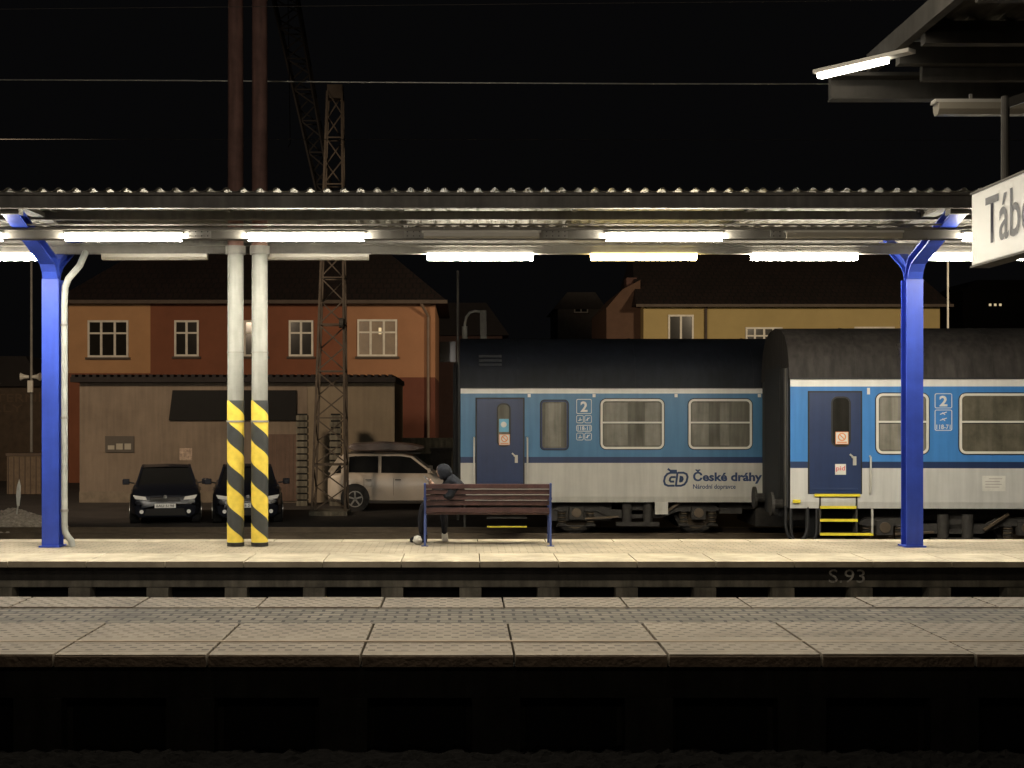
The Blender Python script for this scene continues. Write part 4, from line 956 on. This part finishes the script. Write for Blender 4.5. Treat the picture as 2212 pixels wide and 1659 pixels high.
Y=40; m=MB(); m.cyl((sx(2047,Y),Y,0),(sx(2047,Y),Y,sz(545,Y)),.035,galv,r2=.03); m.build('slim_pole',loc=(sx(2047,Y),Y,0),label='slim pale metal pole behind the train',cat='pole')

# ------------------------------------------------------------------ near canopy and sign
nc=thing('platform_canopy','underside of dark steel platform canopy with tube lamps','canopy',(4,9,zp))
nd=M('canopy_dark_steel',(.075,.07,.062),.75,var=.3,scale=3,streak=.2,spec=.25)
m=MB(); vs=[]
x=3.45
prof=[]
while x<9: prof+=[(x,0),(x+.05,.04),(x+.14,.04),(x+.19,0)]; x+=.24
for a,b in prof: vs+=[(a,4.5,5.80+b),(a,11.45,5.80+b)]
fs=[(2*i,2*i+2,2*i+3,2*i+1) for i in range(len(prof)-1)]
m.add(vs,fs,nd); m.build('roof_sheet',nc)
m=MB(); m.prism([(11.50,5.49),(11.64,5.49),(11.64,5.505),(11.62,5.505),(11.62,5.69),(11.40,5.69),(11.40,5.66),(11.55,5.66),(11.55,5.505),(11.50,5.505)],3.11,9,nd,axis='x'); m.build('fascia',nc)
MB().box(3.40,3.47,4.5,11.5,5.70,5.86,nd).build('edge_beam',nc)
for yy in(10.9,10.3,9.2): MB().box(3.47,9,yy-.05,yy+.05,5.62,5.79,nd).build('purlin',nc)
MB().box(3.7,9,11.0,11.06,5.52,5.66,nd).build('purlin',nc)
MB().path([(4.1,9.95,5.65),(4.2,9.97,5.57),(4.3,10,5.55),(4.5,10.1,5.58),(4.8,10.2,5.63)],.02,black).build('conduit',nc,smooth=True)
Y=9.0; x=3.575
for yy in(Y,Y-1.2):
    m=MB(); m.cyl((x,yy,4.35),(x,yy,4.93),.027,nd,n=14); m.beam((x,yy,4.88),(x+2.4,yy,5.72),.05,.06,nd); m.build('hanger',nc)
e=thing('ceiling_lamp','lit slanting tube lamp at the end of the canopy','lamp',(3.1,10.9,5.6),'fluorescent lamps under the platform canopies')
m=MB(); m.beam((2.92,11.19,5.60),(3.32,10.68,5.60),.07,.04,M('tube_end',(.9,.9,.9),.4,emit=(1,.93,.78),es=12)); m.build('lamp_diffuser',e,bevel=.01)
m=MB(); m.beam((2.90,11.20,5.635),(3.46,10.52,5.635),.10,.03,housing); m.build('lamp_housing',e)
l=dup(L0,(sx(2015,10.5)+.78,10.5,5.22)); l['label']='pale unlit tube lamp under the dark canopy'
sg=thing('station_sign','white hanging station name sign with dark lettering','sign',(3.56,8.4,3.85))
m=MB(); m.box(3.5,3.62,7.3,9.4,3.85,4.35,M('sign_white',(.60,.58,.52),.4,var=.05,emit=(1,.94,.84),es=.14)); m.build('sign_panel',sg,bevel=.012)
for z in(3.842,4.346): MB().box(3.495,3.625,7.29,9.41,z,z+.012,galv).build('sign_frame',sg)
text('Tábor','lettering',sg,M('sign_lettering',(.03,.03,.05),.5),0,.95,3.965,4.28,0,mapf=lambda u,w:(3.497,9.14-u,w),bold=.012)

# ------------------------------------------------------------------ world, lights, camera
w=bpy.data.worlds.new('World'); S.world=w; w.use_nodes=True
w.node_tree.nodes['Background'].inputs['Color'].default_value=(.95,.93,1,1); w.node_tree.nodes['Background'].inputs['Strength'].default_value=.0022
def light(kind,loc,tgt,power,col,size=.5,angle=90,sy=None):
    d=bpy.data.lights.new('added_fill_light',kind); d.energy=power; d.color=col
    if kind=='AREA': d.size=size
    if kind=='AREA' and sy: d.shape='RECTANGLE'; d.size_y=sy
    if kind=='SPOT': d.spot_size=math.radians(angle); d.spot_blend=.6; d.shadow_soft_size=size
    o=bpy.data.objects.new('added_fill_light',d); COL.objects.link(o); o.location=loc
    o.rotation_euler=(Vector(tgt)-Vector(loc)).to_track_quat('-Z','Y').to_euler(); return o
light('SPOT',(-12.5,27,9.5),(-6,52,3),8000,(1,.76,.52),1.2,75)  # unseen spot added to brighten the shed, parked cars and orange house
light('SPOT',(17,31,10),(12,60,5),11500,(1,.80,.54),.8,80)  # unseen spot added to brighten the yellow house
light('SPOT',(-3.0,-3,8.5),(-3.0,19.3,9.2),1500,(1,.90,.80),.3,60)  # unseen spot added for the rusty pole tops and the wires
light('AREA',(0,8.7,6.6),(0,9.9,1.2),225,(1,.88,.70),9,sy=.3)  # unseen strip added above the view to light the middle platform
light('AREA',(0,2.2,5.6),(0,9.0,.8),18,(1,.87,.70),6,sy=.2)  # weak unseen fill added for the front platform wall
cam=bpy.data.cameras.new('Camera'); co=bpy.data.objects.new('Camera',cam); COL.objects.link(co); S.camera=co
co.location=(0,0,HC); co.rotation_euler=(math.radians(90),0,0); cam.lens=48; cam.sensor_width=36; cam.shift_x=.0479; cam.shift_y=.02735; cam.clip_end=2000; cam.clip_start=.1
S.view_settings.view_transform='Standard'; S.view_settings.look='None'; S.view_settings.exposure=0
